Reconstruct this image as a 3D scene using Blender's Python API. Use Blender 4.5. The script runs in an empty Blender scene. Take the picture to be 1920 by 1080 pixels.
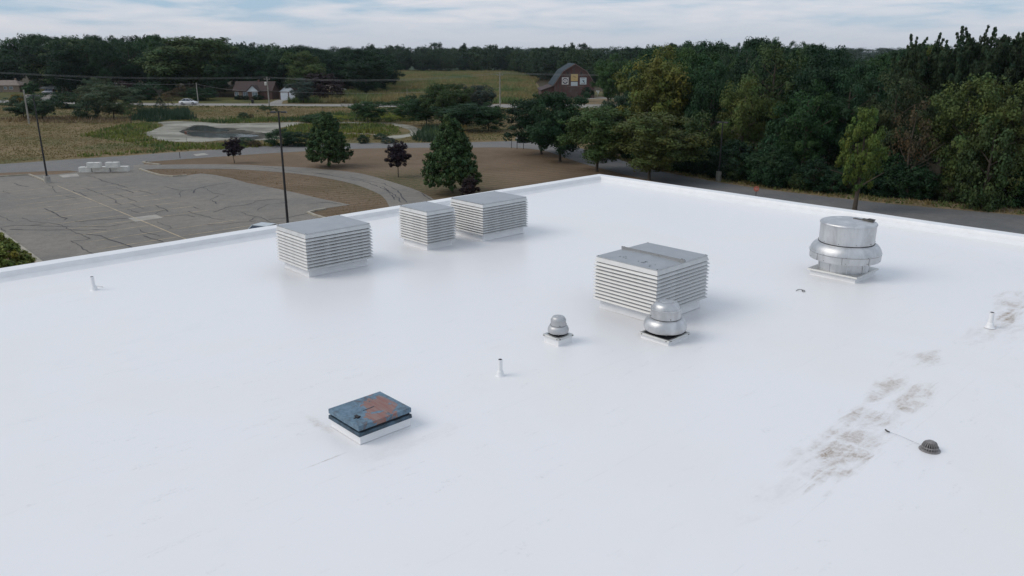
import bpy, bmesh, math, random
import numpy as np
from mathutils import Vector, Matrix
from mathutils.geometry import tessellate_polygon
R = math.radians
random.seed(7)
rng = np.random.default_rng(11)
sc = bpy.context.scene
COL = sc.collection

# ------------------------------------------------------------------ camera
CAMH, ROOFZ = 13.0, 6.0
FPX = 1480.0
PITCH = math.atan((540 - 95) / FPX)
cam_d = bpy.data.cameras.new('camera')
cam = bpy.data.objects.new('camera', cam_d)
COL.objects.link(cam)
cam.location = (0, 0, CAMH)
cam.rotation_euler = (math.pi / 2 - PITCH, 0, 0)
cam_d.angle = 2 * math.atan(960 / FPX)
cam_d.clip_start = 0.1
cam_d.clip_end = 12000
sc.camera = cam

# ------------------------------------------------------------------ sky, sun, exposure
SUN_EL, SUN_AZ = 42.0, 262.0          # azimuth clockwise from +Y: sun stands to the left, a little behind
w = bpy.data.worlds.new('World')
sc.world = w
w.use_nodes = True
nt = w.node_tree
nt.nodes.clear()
N = nt.nodes.new
L = nt.links.new
out = N('ShaderNodeOutputWorld')
bg = N('ShaderNodeBackground')
bg.inputs['Strength'].default_value = 0.1
sky = N('ShaderNodeTexSky')
sky.sky_type = 'NISHITA'
sky.sun_disc = False
sky.sun_elevation = R(SUN_EL)
sky.sun_rotation = R(SUN_AZ)
sky.air_density = 1.0
sky.dust_density = 1.5
tc = N('ShaderNodeTexCoord')
mp = N('ShaderNodeMapping')
mp.inputs['Scale'].default_value = (8.0, 8.0, 60.0)
mp.inputs['Location'].default_value = (3.1, 1.7, 0.4)
L(tc.outputs['Generated'], mp.inputs['Vector'])
n1 = N('ShaderNodeTexNoise')
n1.inputs['Scale'].default_value = 1.0
n1.inputs['Detail'].default_value = 7
n1.inputs['Roughness'].default_value = 0.55
n1.inputs['Distortion'].default_value = 0.35
L(mp.outputs['Vector'], n1.inputs['Vector'])
# cloud brightness: white tops, blue-grey bellies and gaps
cr = N('ShaderNodeValToRGB')
e = cr.color_ramp.elements
e[0].position, e[0].color = 0.35, (3.1, 4.3, 5.5, 1)
e[1].position, e[1].color = 0.66, (6.0, 6.0, 6.45, 1)
m_ = cr.color_ramp.elements.new(0.50)
m_.color = (4.75, 5.25, 6.05, 1)
L(n1.outputs['Fac'], cr.inputs['Fac'])
# haze band at the horizon
sep = N('ShaderNodeSeparateXYZ')
L(tc.outputs['Generated'], sep.inputs[0])
mr = N('ShaderNodeMapRange')
mr.interpolation_type = 'SMOOTHSTEP'
mr.inputs['From Min'].default_value = 0.0
mr.inputs['From Max'].default_value = 0.050
mr.inputs['To Min'].default_value = 0.92
mr.inputs['To Max'].default_value = 0.0
L(sep.outputs['Z'], mr.inputs['Value'])
mh = N('ShaderNodeMix')
mh.data_type = 'RGBA'
L(mr.outputs[0], mh.inputs['Factor'])
L(cr.outputs['Color'], mh.inputs['A'])
mh.inputs['B'].default_value = (4.6, 4.95, 5.6, 1)
mx = N('ShaderNodeMix')
mx.data_type = 'RGBA'
mx.inputs['Factor'].default_value = 0.90
L(sky.outputs['Color'], mx.inputs['A'])
L(mh.outputs['Result'], mx.inputs['B'])
L(mx.outputs['Result'], bg.inputs['Color'])
L(bg.outputs[0], out.inputs['Surface'])

sun_d = bpy.data.lights.new('sun', 'SUN')
sun_d.energy = 1.05
sun_d.angle = R(34)
sun_d.color = (1.0, 0.93, 0.84)
sun = bpy.data.objects.new('sun', sun_d)
COL.objects.link(sun)
sa = R(SUN_AZ)
sdir = Vector((math.sin(sa) * math.cos(R(SUN_EL)), math.cos(sa) * math.cos(R(SUN_EL)), math.sin(R(SUN_EL))))
sun.rotation_euler = sdir.to_track_quat('Z', 'Y').to_euler()
sun.location = (-40, -10, 60)

vs = sc.view_settings
vs.view_transform = 'Standard'
vs.look = 'None'
vs.exposure = 0.32
vs.gamma = 1.0
vs.use_curve_mapping = False
sc.cycles.max_bounces = 6
sc.cycles.diffuse_bounces = 3
sc.cycles.volume_bounces = 0
sc.cycles.transparent_max_bounces = 8

# ------------------------------------------------------------------ helpers
def P(px, py, z=0.0):
    """point of the plane at height z seen at photo position (px, py)"""
    d = Vector(((px - 960) / FPX, math.cos(PITCH) + (540 - py) / FPX * math.sin(PITCH),
                -math.sin(PITCH) + (540 - py) / FPX * math.cos(PITCH)))
    return Vector((0, 0, CAMH)) + d * ((z - CAMH) / d.z)

def HT(b, px, py):
    """height at which the vertical through b is seen at photo row py"""
    d = Vector(((px - 960) / FPX, math.cos(PITCH) + (540 - py) / FPX * math.sin(PITCH),
                -math.sin(PITCH) + (540 - py) / FPX * math.cos(PITCH)))
    return CAMH + d.z * math.hypot(b.x, b.y) / math.hypot(d.x, d.y)

AZ = R(46.6)
E1 = Vector((math.sin(AZ), math.cos(AZ), 0))
E2 = Vector((-math.cos(AZ), math.sin(AZ), 0))
ROT = math.pi / 2 - AZ                     # turns local x into E1, local y into E2

def tag(o, label=None, cat=None, group=None, kind=None):
    if label: o['label'] = label
    if cat: o['category'] = cat
    if group: o['group'] = group
    if kind: o['kind'] = kind
    return o

def empty(name, loc=(0, 0, 0), rz=0.0, label=None, cat=None, group=None):
    o = bpy.data.objects.new(name, None)
    o.empty_display_size = 0.3
    COL.objects.link(o)
    o.location = loc
    o.rotation_euler = (0, 0, rz)
    return tag(o, label, cat, group)

def link(name, me, parent=None, loc=None, mat=None):
    o = bpy.data.objects.new(name, me)
    COL.objects.link(o)
    if parent: o.parent = parent
    if loc is not None: o.location = loc
    if mat: 
        if not me.materials: me.materials.append(mat)
    return o

class MB:
    def __init__(s): s.v, s.f = [], []
    def add(s, vs, fs):
        n = len(s.v)
        s.v += [tuple(v) for v in vs]
        s.f += [tuple(i + n for i in f) for f in fs]
        return s
    def box(s, x0, x1, y0, y1, z0, z1):
        return s.add([(x0, y0, z0), (x1, y0, z0), (x1, y1, z0), (x0, y1, z0), (x0, y0, z1), (x1, y0, z1), (x1, y1, z1), (x0, y1, z1)],
                     [(3, 2, 1, 0), (4, 5, 6, 7), (0, 1, 5, 4), (1, 2, 6, 5), (2, 3, 7, 6), (3, 0, 4, 7)])
    def frustum(s, hx0, hy0, z0, hx1, hy1, z1, cx=0, cy=0):
        return s.add([(cx - hx0, cy - hy0, z0), (cx + hx0, cy - hy0, z0), (cx + hx0, cy + hy0, z0), (cx - hx0, cy + hy0, z0),
                      (cx - hx1, cy - hy1, z1), (cx + hx1, cy - hy1, z1), (cx + hx1, cy + hy1, z1), (cx - hx1, cy + hy1, z1)],
                     [(3, 2, 1, 0), (4, 5, 6, 7), (0, 1, 5, 4), (1, 2, 6, 5), (2, 3, 7, 6), (3, 0, 4, 7)])
    def prism(s, pts, axis, a0, a1):
        """extrude 2D outline pts along an axis"""
        n = len(pts)
        def mk(p, a):
            if axis == 'x': return (a, p[0], p[1])
            if axis == 'y': return (p[0], a, p[1])
            return (p[0], p[1], a)
        vs_ = [mk(p, a0) for p in pts] + [mk(p, a1) for p in pts]
        fs = [tuple(range(n - 1, -1, -1)), tuple(range(n, 2 * n))]
        fs += [(i, (i + 1) % n, n + (i + 1) % n, n + i) for i in range(n)]
        return s.add(vs_, fs)
    def tube(s, a, b, r0, r1=None, seg=8, cap=True):
        a, b = Vector(a), Vector(b)
        r1 = r0 if r1 is None else r1
        d = (b - a).normalized()
        u = d.orthogonal().normalized()
        v = d.cross(u)
        vs_ = []
        for c, r in ((a, r0), (b, r1)):
            for k in range(seg):
                t = 2 * math.pi * k / seg
                vs_.append(c + u * (r * math.cos(t)) + v * (r * math.sin(t)))
        fs = [(k, (k + 1) % seg, seg + (k + 1) % seg, seg + k) for k in range(seg)]
        if cap: fs += [tuple(range(seg - 1, -1, -1)), tuple(range(seg, 2 * seg))]
        return s.add(vs_, fs)
    def lathe(s, prof, seg=40, cx=0, cy=0):
        vs_, fs = [], []
        for r, z in prof:
            for k in range(seg):
                t = 2 * math.pi * k / seg
                vs_.append((cx + r * math.cos(t), cy + r * math.sin(t), z))
        for i in range(len(prof) - 1):
            for k in range(seg):
                fs.append((i * seg + k, i * seg + (k + 1) % seg, (i + 1) * seg + (k + 1) % seg, (i + 1) * seg + k))
        fs.append(tuple(range(seg - 1, -1, -1)))
        fs.append(tuple((len(prof) - 1) * seg + k for k in range(seg)))
        return s.add(vs_, fs)
    def mesh(s, name, mat=None, smooth=None, bevel=0):
        me = bpy.data.meshes.new(name)
        me.from_pydata(s.v, [], s.f)
        if bevel:
            bm = bmesh.new(); bm.from_mesh(me)
            bmesh.ops.bevel(bm, geom=[e_ for e_ in bm.edges], offset=bevel, segments=1, affect='EDGES', clamp_overlap=True)
            bm.to_mesh(me); bm.free()
        me.validate()
        if mat: me.materials.append(mat)
        if smooth is not None:
            me.shade_smooth()
            me.set_sharp_from_angle(angle=R(smooth))
        return me
    def obj(s, name, mat, parent=None, smooth=None, bevel=0, loc=None):
        return link(name, s.mesh(name, mat, smooth, bevel), parent, loc)

def np_mesh(name, verts, quads=None, tris=None, mat=None, attrs=None):
    me = bpy.data.meshes.new(name)
    verts = np.asarray(verts, np.float32).reshape(-1, 3)
    me.vertices.add(len(verts))
    me.vertices.foreach_set('co', verts.ravel())
    if quads is not None:
        idx, k = np.asarray(quads, np.int32), 4
    else:
        idx, k = np.asarray(tris, np.int32), 3
    me.loops.add(idx.size)
    me.loops.foreach_set('vertex_index', idx.ravel())
    me.polygons.add(len(idx))
    me.polygons.foreach_set('loop_start', np.arange(0, idx.size, k, dtype=np.int32))
    me.polygons.foreach_set('loop_total', np.full(len(idx), k, np.int32))
    for an, arr in (attrs or {}).items():
        at = me.attributes.new(an, 'FLOAT_COLOR', 'POINT')
        at.data.foreach_set('color', np.asarray(arr, np.float32).ravel())
    me.update(calc_edges=True)
    if mat: me.materials.append(mat)
    return me

# ------------------------------------------------------------------ materials
def mat_new(name):
    m = bpy.data.materials.new(name)
    m.use_nodes = True
    t = m.node_tree
    b = t.nodes['Principled BSDF']
    return m, t, b

def noise(t, scale, detail=4, rough=0.55, vec=None, dist=0.0):
    n = t.nodes.new('ShaderNodeTexNoise')
    n.inputs['Scale'].default_value = scale
    n.inputs['Detail'].default_value = detail
    n.inputs['Roughness'].default_value = rough
    n.inputs['Distortion'].default_value = dist
    if vec is not None: t.links.new(vec, n.inputs['Vector'])
    return n

def mathn(t, op, a, b=None, clamp=False):
    n = t.nodes.new('ShaderNodeMath')
    n.operation = op
    n.use_clamp = clamp
    for i, x in enumerate((a, b)):
        if x is None: continue
        if isinstance(x, (int, float)): n.inputs[i].default_value = x
        else: t.links.new(x, n.inputs[i])
    return n.outputs[0]

def mapr(t, v, a, b, c=0.0, d=1.0, smooth=True):
    n = t.nodes.new('ShaderNodeMapRange')
    if smooth: n.interpolation_type = 'SMOOTHSTEP'
    for k, x in zip(('From Min', 'From Max', 'To Min', 'To Max'), (a, b, c, d)): n.inputs[k].default_value = x
    t.links.new(v, n.inputs['Value'])
    return n.outputs[0]

def mixc(t, f, a, b, mode='MIX'):
    n = t.nodes.new('ShaderNodeMix')
    n.data_type = 'RGBA'
    n.blend_type = mode
    for k, x in (('Factor', f), ('A', a), ('B', b)):
        if isinstance(x, (int, float)): n.inputs[k].default_value = x
        elif isinstance(x, tuple): n.inputs[k].default_value = (*x, 1) if len(x) == 3 else x
        else: t.links.new(x, n.inputs[k])
    return n.outputs['Result']

def bump(t, b, h, strength=0.3, dist=0.02):
    n = t.nodes.new('ShaderNodeBump')
    n.inputs['Strength'].default_value = strength
    n.inputs['Distance'].default_value = dist
    t.links.new(h, n.inputs['Height'])
    t.links.new(n.outputs[0], b.inputs['Normal'])

def pos(t, obj=False):
    if obj:
        return t.nodes.new('ShaderNodeTexCoord').outputs['Object']
    return t.nodes.new('ShaderNodeNewGeometry').outputs['Position']

def simple(name, col, rough=0.6, metal=0.0, var=0.12, nscale=6.0, bstr=0.0, spec=0.5, obj=True):
    m, t, b = mat_new(name)
    v = pos(t, obj)
    n = noise(t, nscale, 5, 0.6, v)
    f = mapr(t, n.outputs['Fac'], 0.3, 0.7, 1 - var, 1 + var)
    c = mixc(t, 1.0, col, (1, 1, 1), 'MULTIPLY')
    mm = t.nodes.new('ShaderNodeVectorMath'); mm.operation = 'SCALE'
    mm.inputs[0].default_value = col
    t.links.new(f, mm.inputs['Scale'])
    t.links.new(mm.outputs[0], b.inputs['Base Color'])
    b.inputs['Roughness'].default_value = rough
    b.inputs['Metallic'].default_value = metal
    b.inputs['Specular IOR Level'].default_value = spec
    if bstr: bump(t, b, n.outputs['Fac'], bstr, 0.01)
    return m

def ground_mat(name, cols, scale=0.08, fine=3.0, rough=0.95, fvar=0.35, bstr=0.5, pos_=(0.38, 0.5, 0.62)):
    """three-tone ground: large patches, then mid and fine mottling"""
    m, t, b = mat_new(name)
    v = pos(t)
    n = noise(t, scale, 6, 0.62, v, 0.6)
    r = t.nodes.new('ShaderNodeValToRGB')
    el = r.color_ramp.elements
    el[0].position, el[0].color = pos_[0], (*cols[0], 1)
    el[1].position, el[1].color = pos_[2], (*cols[2], 1)
    q = el.new(pos_[1]); q.color = (*cols[1], 1)
    t.links.new(n.outputs['Fac'], r.inputs['Fac'])
    n2 = noise(t, fine, 5, 0.7, v)
    f = mapr(t, n2.outputs['Fac'], 0.25, 0.75, 1 - fvar, 1 + fvar)
    mm = t.nodes.new('ShaderNodeVectorMath'); mm.operation = 'SCALE'
    t.links.new(r.outputs['Color'], mm.inputs[0])
    t.links.new(f, mm.inputs['Scale'])
    t.links.new(mm.outputs[0], b.inputs['Base Color'])
    b.inputs['Roughness'].default_value = rough
    b.inputs['Specular IOR Level'].default_value = 0.15
    if bstr: bump(t, b, n2.outputs['Fac'], bstr, 0.05)
    return m

M = {}
# foliage: the object's colour times the tone stored with each leaf spray
def leaf_mat(name, transl=0.22):
    m, t, b = mat_new(name)
    oi = t.nodes.new('ShaderNodeObjectInfo')
    at = t.nodes.new('ShaderNodeAttribute'); at.attribute_name = 'tone'
    c = mixc(t, 1.0, oi.outputs['Color'], at.outputs['Color'], 'MULTIPLY')
    t.links.new(c, b.inputs['Base Color'])
    b.inputs['Roughness'].default_value = 0.62
    b.inputs['Specular IOR Level'].default_value = 0.22
    tr = t.nodes.new('ShaderNodeBsdfTranslucent')
    t.links.new(c, tr.inputs['Color'])
    mx_ = t.nodes.new('ShaderNodeMixShader'); mx_.inputs[0].default_value = transl
    t.links.new(b.outputs[0], mx_.inputs[1]); t.links.new(tr.outputs[0], mx_.inputs[2])
    t.links.new(mx_.outputs[0], t.nodes['Material Output'].inputs['Surface'])
    return m
M['leaf'] = leaf_mat('foliage')
M['grassblade'] = leaf_mat('grass_blades', 0.15)
M['bark'] = simple('bark', (0.085, 0.07, 0.055), 0.9, 0, 0.3, 4, 0.5, 0.2)
M['deadwood'] = simple('dead_wood', (0.11, 0.10, 0.088), 0.9, 0, 0.3, 4, 0.3, 0.2)

# pavement
def asphalt(name, base, warm, obj=False):
    m, t, b = mat_new(name)
    v = pos(t)
    n = noise(t, 0.12, 6, 0.6, v, 0.4)
    n2 = noise(t, 9.0, 4, 0.7, v)
    n3 = noise(t, 1.2, 5, 0.65, v)
    c = mixc(t, mapr(t, n.outputs['Fac'], 0.36, 0.64), base, warm)
    f = mathn(t, 'MULTIPLY', mapr(t, n2.outputs['Fac'], 0.25, 0.75, 0.86, 1.14), mapr(t, n3.outputs['Fac'], 0.3, 0.7, 0.9, 1.08))
    mm = t.nodes.new('ShaderNodeVectorMath'); mm.operation = 'SCALE'
    t.links.new(c, mm.inputs[0]); t.links.new(f, mm.inputs['Scale'])
    t.links.new(mm.outputs[0], b.inputs['Base Color'])
    b.inputs['Roughness'].default_value = 0.88
    b.inputs['Specular IOR Level'].default_value = 0.3
    bump(t, b, n2.outputs['Fac'], 0.35, 0.01)
    return m
M['lot'] = asphalt('weathered_asphalt', (0.180, 0.168, 0.150), (0.218, 0.198, 0.170))
M['drive'] = asphalt('driveway_asphalt', (0.157, 0.154, 0.149), (0.178, 0.173, 0.161))
M['road_r'] = asphalt('side_road_asphalt', (0.12, 0.122, 0.122), (0.15, 0.145, 0.137))
M['highway'] = asphalt('highway_paving', (0.235, 0.225, 0.21), (0.28, 0.27, 0.245))
M['crack'] = simple('crack_filler', (0.03, 0.028, 0.03), 0.7, 0, 0.2, 3)
M['linepaint'] = simple('faded_yellow_paint', (0.40, 0.32, 0.21), 0.8, 0, 0.25, 1.2)
M['whiteline'] = simple('road_white_paint', (0.55, 0.55, 0.53), 0.8, 0, 0.15, 1.2)
M['patch'] = simple('concrete_patch', (0.33, 0.31, 0.275), 0.9, 0, 0.15, 1.0)
M['kerb'] = simple('kerb_concrete', (0.33, 0.30, 0.24), 0.9, 0, 0.2, 2.0)
M['concrete'] = simple('concrete', (0.36, 0.345, 0.31), 0.9, 0, 0.15, 3.0, 0.3)
M['dimconcrete'] = simple('darker_concrete', (0.17, 0.165, 0.14), 0.95, 0, 0.2, 3.0, 0.3)  # darker concrete tone for the lamp foot at the wood
M['blockc'] = simple('pale_concrete_block', (0.62, 0.61, 0.57), 0.9, 0, 0.12, 2.0, 0.3)

# ground
M['meadow'] = ground_mat('dry_meadow', ((0.10, 0.095, 0.038), (0.15, 0.115, 0.055), (0.19, 0.14, 0.075)), 0.06, 1.6)
M['lawn'] = None
M['mud'] = ground_mat('pond_mud', ((0.16, 0.155, 0.125), (0.25, 0.24, 0.20), (0.33, 0.32, 0.27)), 0.12, 1.0, 0.8, 0.15, 0.2)
M['wet_shade'] = ground_mat('wet_bed_with_shade', ((0.03, 0.032, 0.022), (0.045, 0.043, 0.032), (0.12, 0.11, 0.085)), 0.35, 1.5, 0.8, 0.3, 0.2)  # wet algae bed, with shade and mirrored trees put into the dark colour
M['verge'] = ground_mat('weedy_verge', ((0.05, 0.06, 0.022), (0.085, 0.085, 0.03), (0.11, 0.105, 0.035)), 0.2, 2.0)
M['forest_floor'] = ground_mat('leaf_litter', ((0.045, 0.035, 0.02), (0.06, 0.045, 0.028), (0.05, 0.05, 0.025)), 0.3, 2.5)
M['drygrass_mown'] = ground_mat('mown_dry_grass', ((0.13, 0.11, 0.06), (0.19, 0.145, 0.085), (0.23, 0.175, 0.11)), 0.25, 2.5)
M['corn_soil'] = ground_mat('corn_ground', ((0.07, 0.06, 0.03), (0.09, 0.07, 0.035), (0.11, 0.08, 0.04)), 0.1, 1.0)

def lawn_material():
    m, t, b = mat_new('mown_parched_lawn')
    v = pos(t)
    n = noise(t, 0.11, 6, 0.62, v, 0.5)
    n2 = noise(t, 2.2, 6, 0.75, v)
    n4 = noise(t, 14.0, 3, 0.7, v)
    c = mixc(t, mapr(t, n.outputs['Fac'], 0.35, 0.62), (0.148, 0.106, 0.068), (0.19, 0.136, 0.092))
    g = mixc(t, mapr(t, n2.outputs['Fac'], 0.54, 0.66, 0.0, 0.75), c, (0.095, 0.088, 0.045))
    # mowing stripes
    mpg = t.nodes.new('ShaderNodeMapping')
    mpg.inputs['Rotation'].default_value = (0, 0, R(62))
    t.links.new(v, mpg.inputs['Vector'])
    wv = t.nodes.new('ShaderNodeTexWave')
    wv.inputs['Scale'].default_value = 0.28
    wv.inputs['Distortion'].default_value = 2.5
    wv.inputs['Detail'].default_value = 3
    wv.inputs['Detail Scale'].default_value = 0.6
    t.links.new(mpg.outputs[0], wv.inputs['Vector'])
    # greener ground near the loop drive
    vm = t.nodes.new('ShaderNodeVectorMath'); vm.operation = 'DISTANCE'
    vm.inputs[1].default_value = tuple(P(772, 343))
    t.links.new(v, vm.inputs[0])
    gm = mathn(t, 'MULTIPLY', mapr(t, vm.outputs['Value'], 2.0, 13.0, 0.85, 0.0), mapr(t, n2.outputs['Fac'], 0.35, 0.6))
    g2 = mixc(t, gm, g, (0.07, 0.082, 0.035))
    f = mathn(t, 'MULTIPLY', mapr(t, wv.outputs['Fac'], 0.0, 1.0, 0.88, 1.1), mapr(t, n4.outputs['Fac'], 0.25, 0.75, 0.72, 1.28))
    mm = t.nodes.new('ShaderNodeVectorMath'); mm.operation = 'SCALE'
    t.links.new(g2, mm.inputs[0]); t.links.new(f, mm.inputs['Scale'])
    t.links.new(mm.outputs[0], b.inputs['Base Color'])
    b.inputs['Roughness'].default_value = 0.95
    b.inputs['Specular IOR Level'].default_value = 0.1
    bump(t, b, n4.outputs['Fac'], 0.6, 0.04)
    return m
M['lawn'] = lawn_material()

# water
def water_material():
    m, t, b = mat_new('pond_water')
    v = pos(t)
    b.inputs['Base Color'].default_value = (0.018, 0.024, 0.018, 1)
    b.inputs['Roughness'].default_value = 0.12
    n = noise(t, 1.5, 3, 0.5, v)
    bump(t, b, n.outputs['Fac'], 0.25, 0.02)
    return m
M['water'] = water_material()

# roof membrane: white coating with soft gloss, ponding stains and dirt tracks
KC = P(1124, 326.2, 6.3)                   # outer far corner of the parapet
def roof_material():
    m, t, b = mat_new('white_roof_coating')
    v = pos(t, True)                       # object space: x along E1, y along E2, origin at the far corner
    sep_ = t.nodes.new('ShaderNodeSeparateXYZ'); t.links.new(v, sep_.inputs[0])
    big = noise(t, 0.16, 5, 0.6, v, 0.8)
    mid = noise(t, 1.1, 6, 0.65, v, 0.3)
    base = mixc(t, mapr(t, big.outputs['Fac'], 0.42, 0.68, 0.0, 0.55), (0.815, 0.81, 0.815), (0.81, 0.80, 0.775))
    base = mixc(t, mapr(t, mid.outputs['Fac'], 0.58, 0.8, 0.0, 0.3), base, (0.72, 0.725, 0.73))
    # dirt: stretched grain that collects along the low line of the roof
    grain = noise(t, 13.0, 8, 0.8, v, 0.2)
    ms = t.nodes.new('ShaderNodeMapping'); ms.inputs['Scale'].default_value = (0.5, 1.9, 1)
    t.links.new(v, ms.inputs['Vector'])
    streak = noise(t, 1.6, 7, 0.7, ms.outputs[0], 0.6)
    ells = [(-21.45, -23.95, 1.15, 0.42, 1.0), (-21.7, -23.45, 0.95, 0.25, 0.5), (-20.5, -23.75, 0.85, 0.42, 0.62), (-19.35, -23.6, 0.8, 0.42, 0.72),
            (-17.5, -23.75, 1.15, 0.33, 0.75), (-17.55, -23.25, 1.05, 0.26, 0.6), (-15.2, -23.15, 0.7, 0.45, 0.45),
            (-10.4, -23.5, 1.3, 0.3, 0.95), (-8.6, -23.3, 1.5, 0.6, 0.5), (-11.8, -23.6, 1.6, 0.5, 0.3), (-23.2, -23.7, 1.0, 0.3, 0.16),
            (-27.45, -16.35, 0.10, 0.6, 0.35), (-28.1, -17.66, 0.7, 0.035, 0.8), (-26.4, -18.2, 1.2, 0.3, 0.12)]
    tot = None
    for cx, cy, rx, ry, a in ells:
        mpn = t.nodes.new('ShaderNodeMapping')
        mpn.inputs['Location'].default_value = (-cx / rx, -cy / ry, 0)
        mpn.inputs['Scale'].default_value = (1 / rx, 1 / ry, 0)
        t.links.new(v, mpn.inputs['Vector'])
        ln = t.nodes.new('ShaderNodeVectorMath'); ln.operation = 'LENGTH'
        t.links.new(mpn.outputs[0], ln.inputs[0])
        wob = mathn(t, 'ADD', ln.outputs['Value'], mapr(t, streak.outputs['Fac'], 0.2, 0.8, -0.8, 0.8))
        mk = mapr(t, wob, 0.0, 1.25, a, 0.0)
        tot = mk if tot is None else mathn(t, 'MAXIMUM', tot, mk)
    # clean lap joints across the stain
    gap = None
    xw = mathn(t, 'ADD', sep_.outputs['X'], mapr(t, streak.outputs['Fac'], 0.2, 0.8, -0.22, 0.22))
    yw = mathn(t, 'ADD', sep_.outputs['Y'], mapr(t, mid.outputs['Fac'], 0.2, 0.8, -0.08, 0.08))
    for sx in (-22.55, -20.75, -18.72, -16.2):
        dd = mathn(t, 'ABSOLUTE', mathn(t, 'SUBTRACT', xw, sx))
        g_ = mapr(t, dd, 0.01, 0.12, 0.35, 1.0)
        gap = g_ if gap is None else mathn(t, 'MULTIPLY', gap, g_)
    dy = mathn(t, 'ABSOLUTE', mathn(t, 'SUBTRACT', yw, -23.5))
    gap = mathn(t, 'MULTIPLY', gap, mapr(t, dy, 0.01, 0.09, 0.4, 1.0))
    tot = mathn(t, 'MULTIPLY', tot, gap)
    pat = noise(t, 1.5, 5, 0.65, v, 0.5)
    tot = mathn(t, 'MULTIPLY', tot, mapr(t, pat.outputs['Fac'], 0.34, 0.62, 0.25, 1.25))
    tot = mathn(t, 'MULTIPLY', tot, mapr(t, grain.outputs['Fac'], 0.30, 0.66, 0.25, 1.0))
    c = mixc(t, mathn(t, 'MULTIPLY', tot, 0.95), base, (0.26, 0.175, 0.10))
    # scattered scuffs
    sn = noise(t, 2.6, 2, 0.5, ms.outputs[0], 0.0)
    sp = mathn(t, 'MULTIPLY', mapr(t, sn.outputs['Fac'], 0.64, 0.70, 0, 1), mapr(t, grain.outputs['Fac'], 0.50, 0.6, 0, 0.32))
    c = mixc(t, sp, c, (0.5, 0.5, 0.5))
    sy = mathn(t, 'FRACT', mathn(t, 'DIVIDE', mathn(t, 'ADD', sep_.outputs['Y'], mapr(t, streak.outputs['Fac'], 0.2, 0.8, -0.03, 0.03)), 3.05))
    sline = mathn(t, 'MULTIPLY', mapr(t, sy, 0.0, 0.012, 1.0, 0.0), mapr(t, pat.outputs['Fac'], 0.42, 0.6, 0.0, 0.16))
    c = mixc(t, sline, c, (0.5, 0.5, 0.49))
    t.links.new(c, b.inputs['Base Color'])
    rr = mathn(t, 'ADD', mapr(t, big.outputs['Fac'], 0.3, 0.7, 0.30, 0.42), mathn(t, 'MULTIPLY', tot, 0.4))
    t.links.new(rr, b.inputs['Roughness'])
    b.inputs['Specular IOR Level'].default_value = 0.5
    h = mathn(t, 'ADD', mathn(t, 'MULTIPLY', big.outputs['Fac'], 3.0), mathn(t, 'MULTIPLY', mid.outputs['Fac'], 0.8))
    # lap seams: a low step every 3 m, hardly visible under the coating
    yy = mathn(t, 'ADD', sep_.outputs['Y'], mapr(t, streak.outputs['Fac'], 0.2, 0.8, -0.02, 0.02))
    saw = mathn(t, 'FRACT', mathn(t, 'DIVIDE', yy, 3.05))
    h = mathn(t, 'ADD', h, mathn(t, 'MULTIPLY', mapr(t, saw, 0.0, 0.05, 0.0, 0.5), mapr(t, big.outputs['Fac'], 0.4, 0.6, 0.2, 1.0)))
    bump(t, b, h, 0.25, 0.012)
    return m
M['roof'] = roof_material()
M['white_coat'] = simple('white_coating', (0.80, 0.80, 0.80), 0.42, 0, 0.03, 2.0, 0.05)
M['brick'] = simple('brown_brick', (0.22, 0.12, 0.09), 0.9, 0, 0.2, 3.0, 0.3)

def metal(name, col, rough, var=0.08, met=0.9, bs=0.04):
    m, t, b = mat_new(name)
    v = pos(t, True)
    mp_ = t.nodes.new('ShaderNodeMapping'); mp_.inputs['Scale'].default_value = (1, 1, 0.35)
    t.links.new(v, mp_.inputs['Vector'])
    n = noise(t, 2.5, 6, 0.65, mp_.outputs[0], 0.5)
    n2 = noise(t, 30, 3, 0.6, v)
    f = mapr(t, n.outputs['Fac'], 0.3, 0.7, 1 - var, 1 + var)
    mm = t.nodes.new('ShaderNodeVectorMath'); mm.operation = 'SCALE'
    mm.inputs[0].default_value = col
    t.links.new(f, mm.inputs['Scale'])
    t.links.new(mm.outputs[0], b.inputs['Base Color'])
    t.links.new(mapr(t, n.outputs['Fac'], 0.3, 0.7, rough - 0.07, rough + 0.1), b.inputs['Roughness'])
    b.inputs['Metallic'].default_value = met
    if bs: bump(t, b, n2.outputs['Fac'], bs, 0.003)
    return m
M['alu'] = metal('aluminium_louver', (0.60, 0.60, 0.59), 0.5, met=0.45)
M['alu_top'] = metal('aluminium_sheet', (0.47, 0.485, 0.495), 0.5, 0.06)
M['bar'] = metal('dull_joint_strip', (0.33, 0.335, 0.34), 0.55, 0.1)
M['spun'] = metal('spun_aluminium', (0.58, 0.585, 0.59), 0.46, 0.18, met=0.85, bs=0.0)
M['fanbase'] = metal('galvanised_steel', (0.62, 0.62, 0.60), 0.5)
M['smallfan'] = metal('dull_grey_metal', (0.50, 0.505, 0.51), 0.5, bs=0.0, met=0.6)
M['dark'] = simple('dark_void', (0.02, 0.021, 0.024), 0.7, 0, 0.1)
M['darkmetal'] = simple('dark_bracket', (0.10, 0.095, 0.09), 0.5, 0.4, 0.4, 8)
M['blackpole'] = simple('black_painted_steel', (0.018, 0.018, 0.02), 0.45, 0.0, 0.15, 3)
M['iron'] = simple('grey_cast_iron', (0.27, 0.255, 0.25), 0.6, 0.4, 0.25, 14, 0.3)
M['galv_pole'] = simple('grey_weathered_pole', (0.27, 0.26, 0.23), 0.85, 0, 0.2, 2)
M['wire'] = simple('overhead_wire', (0.34, 0.345, 0.345), 0.6, 0, 0.1)
HAZE = 0.00006

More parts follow.
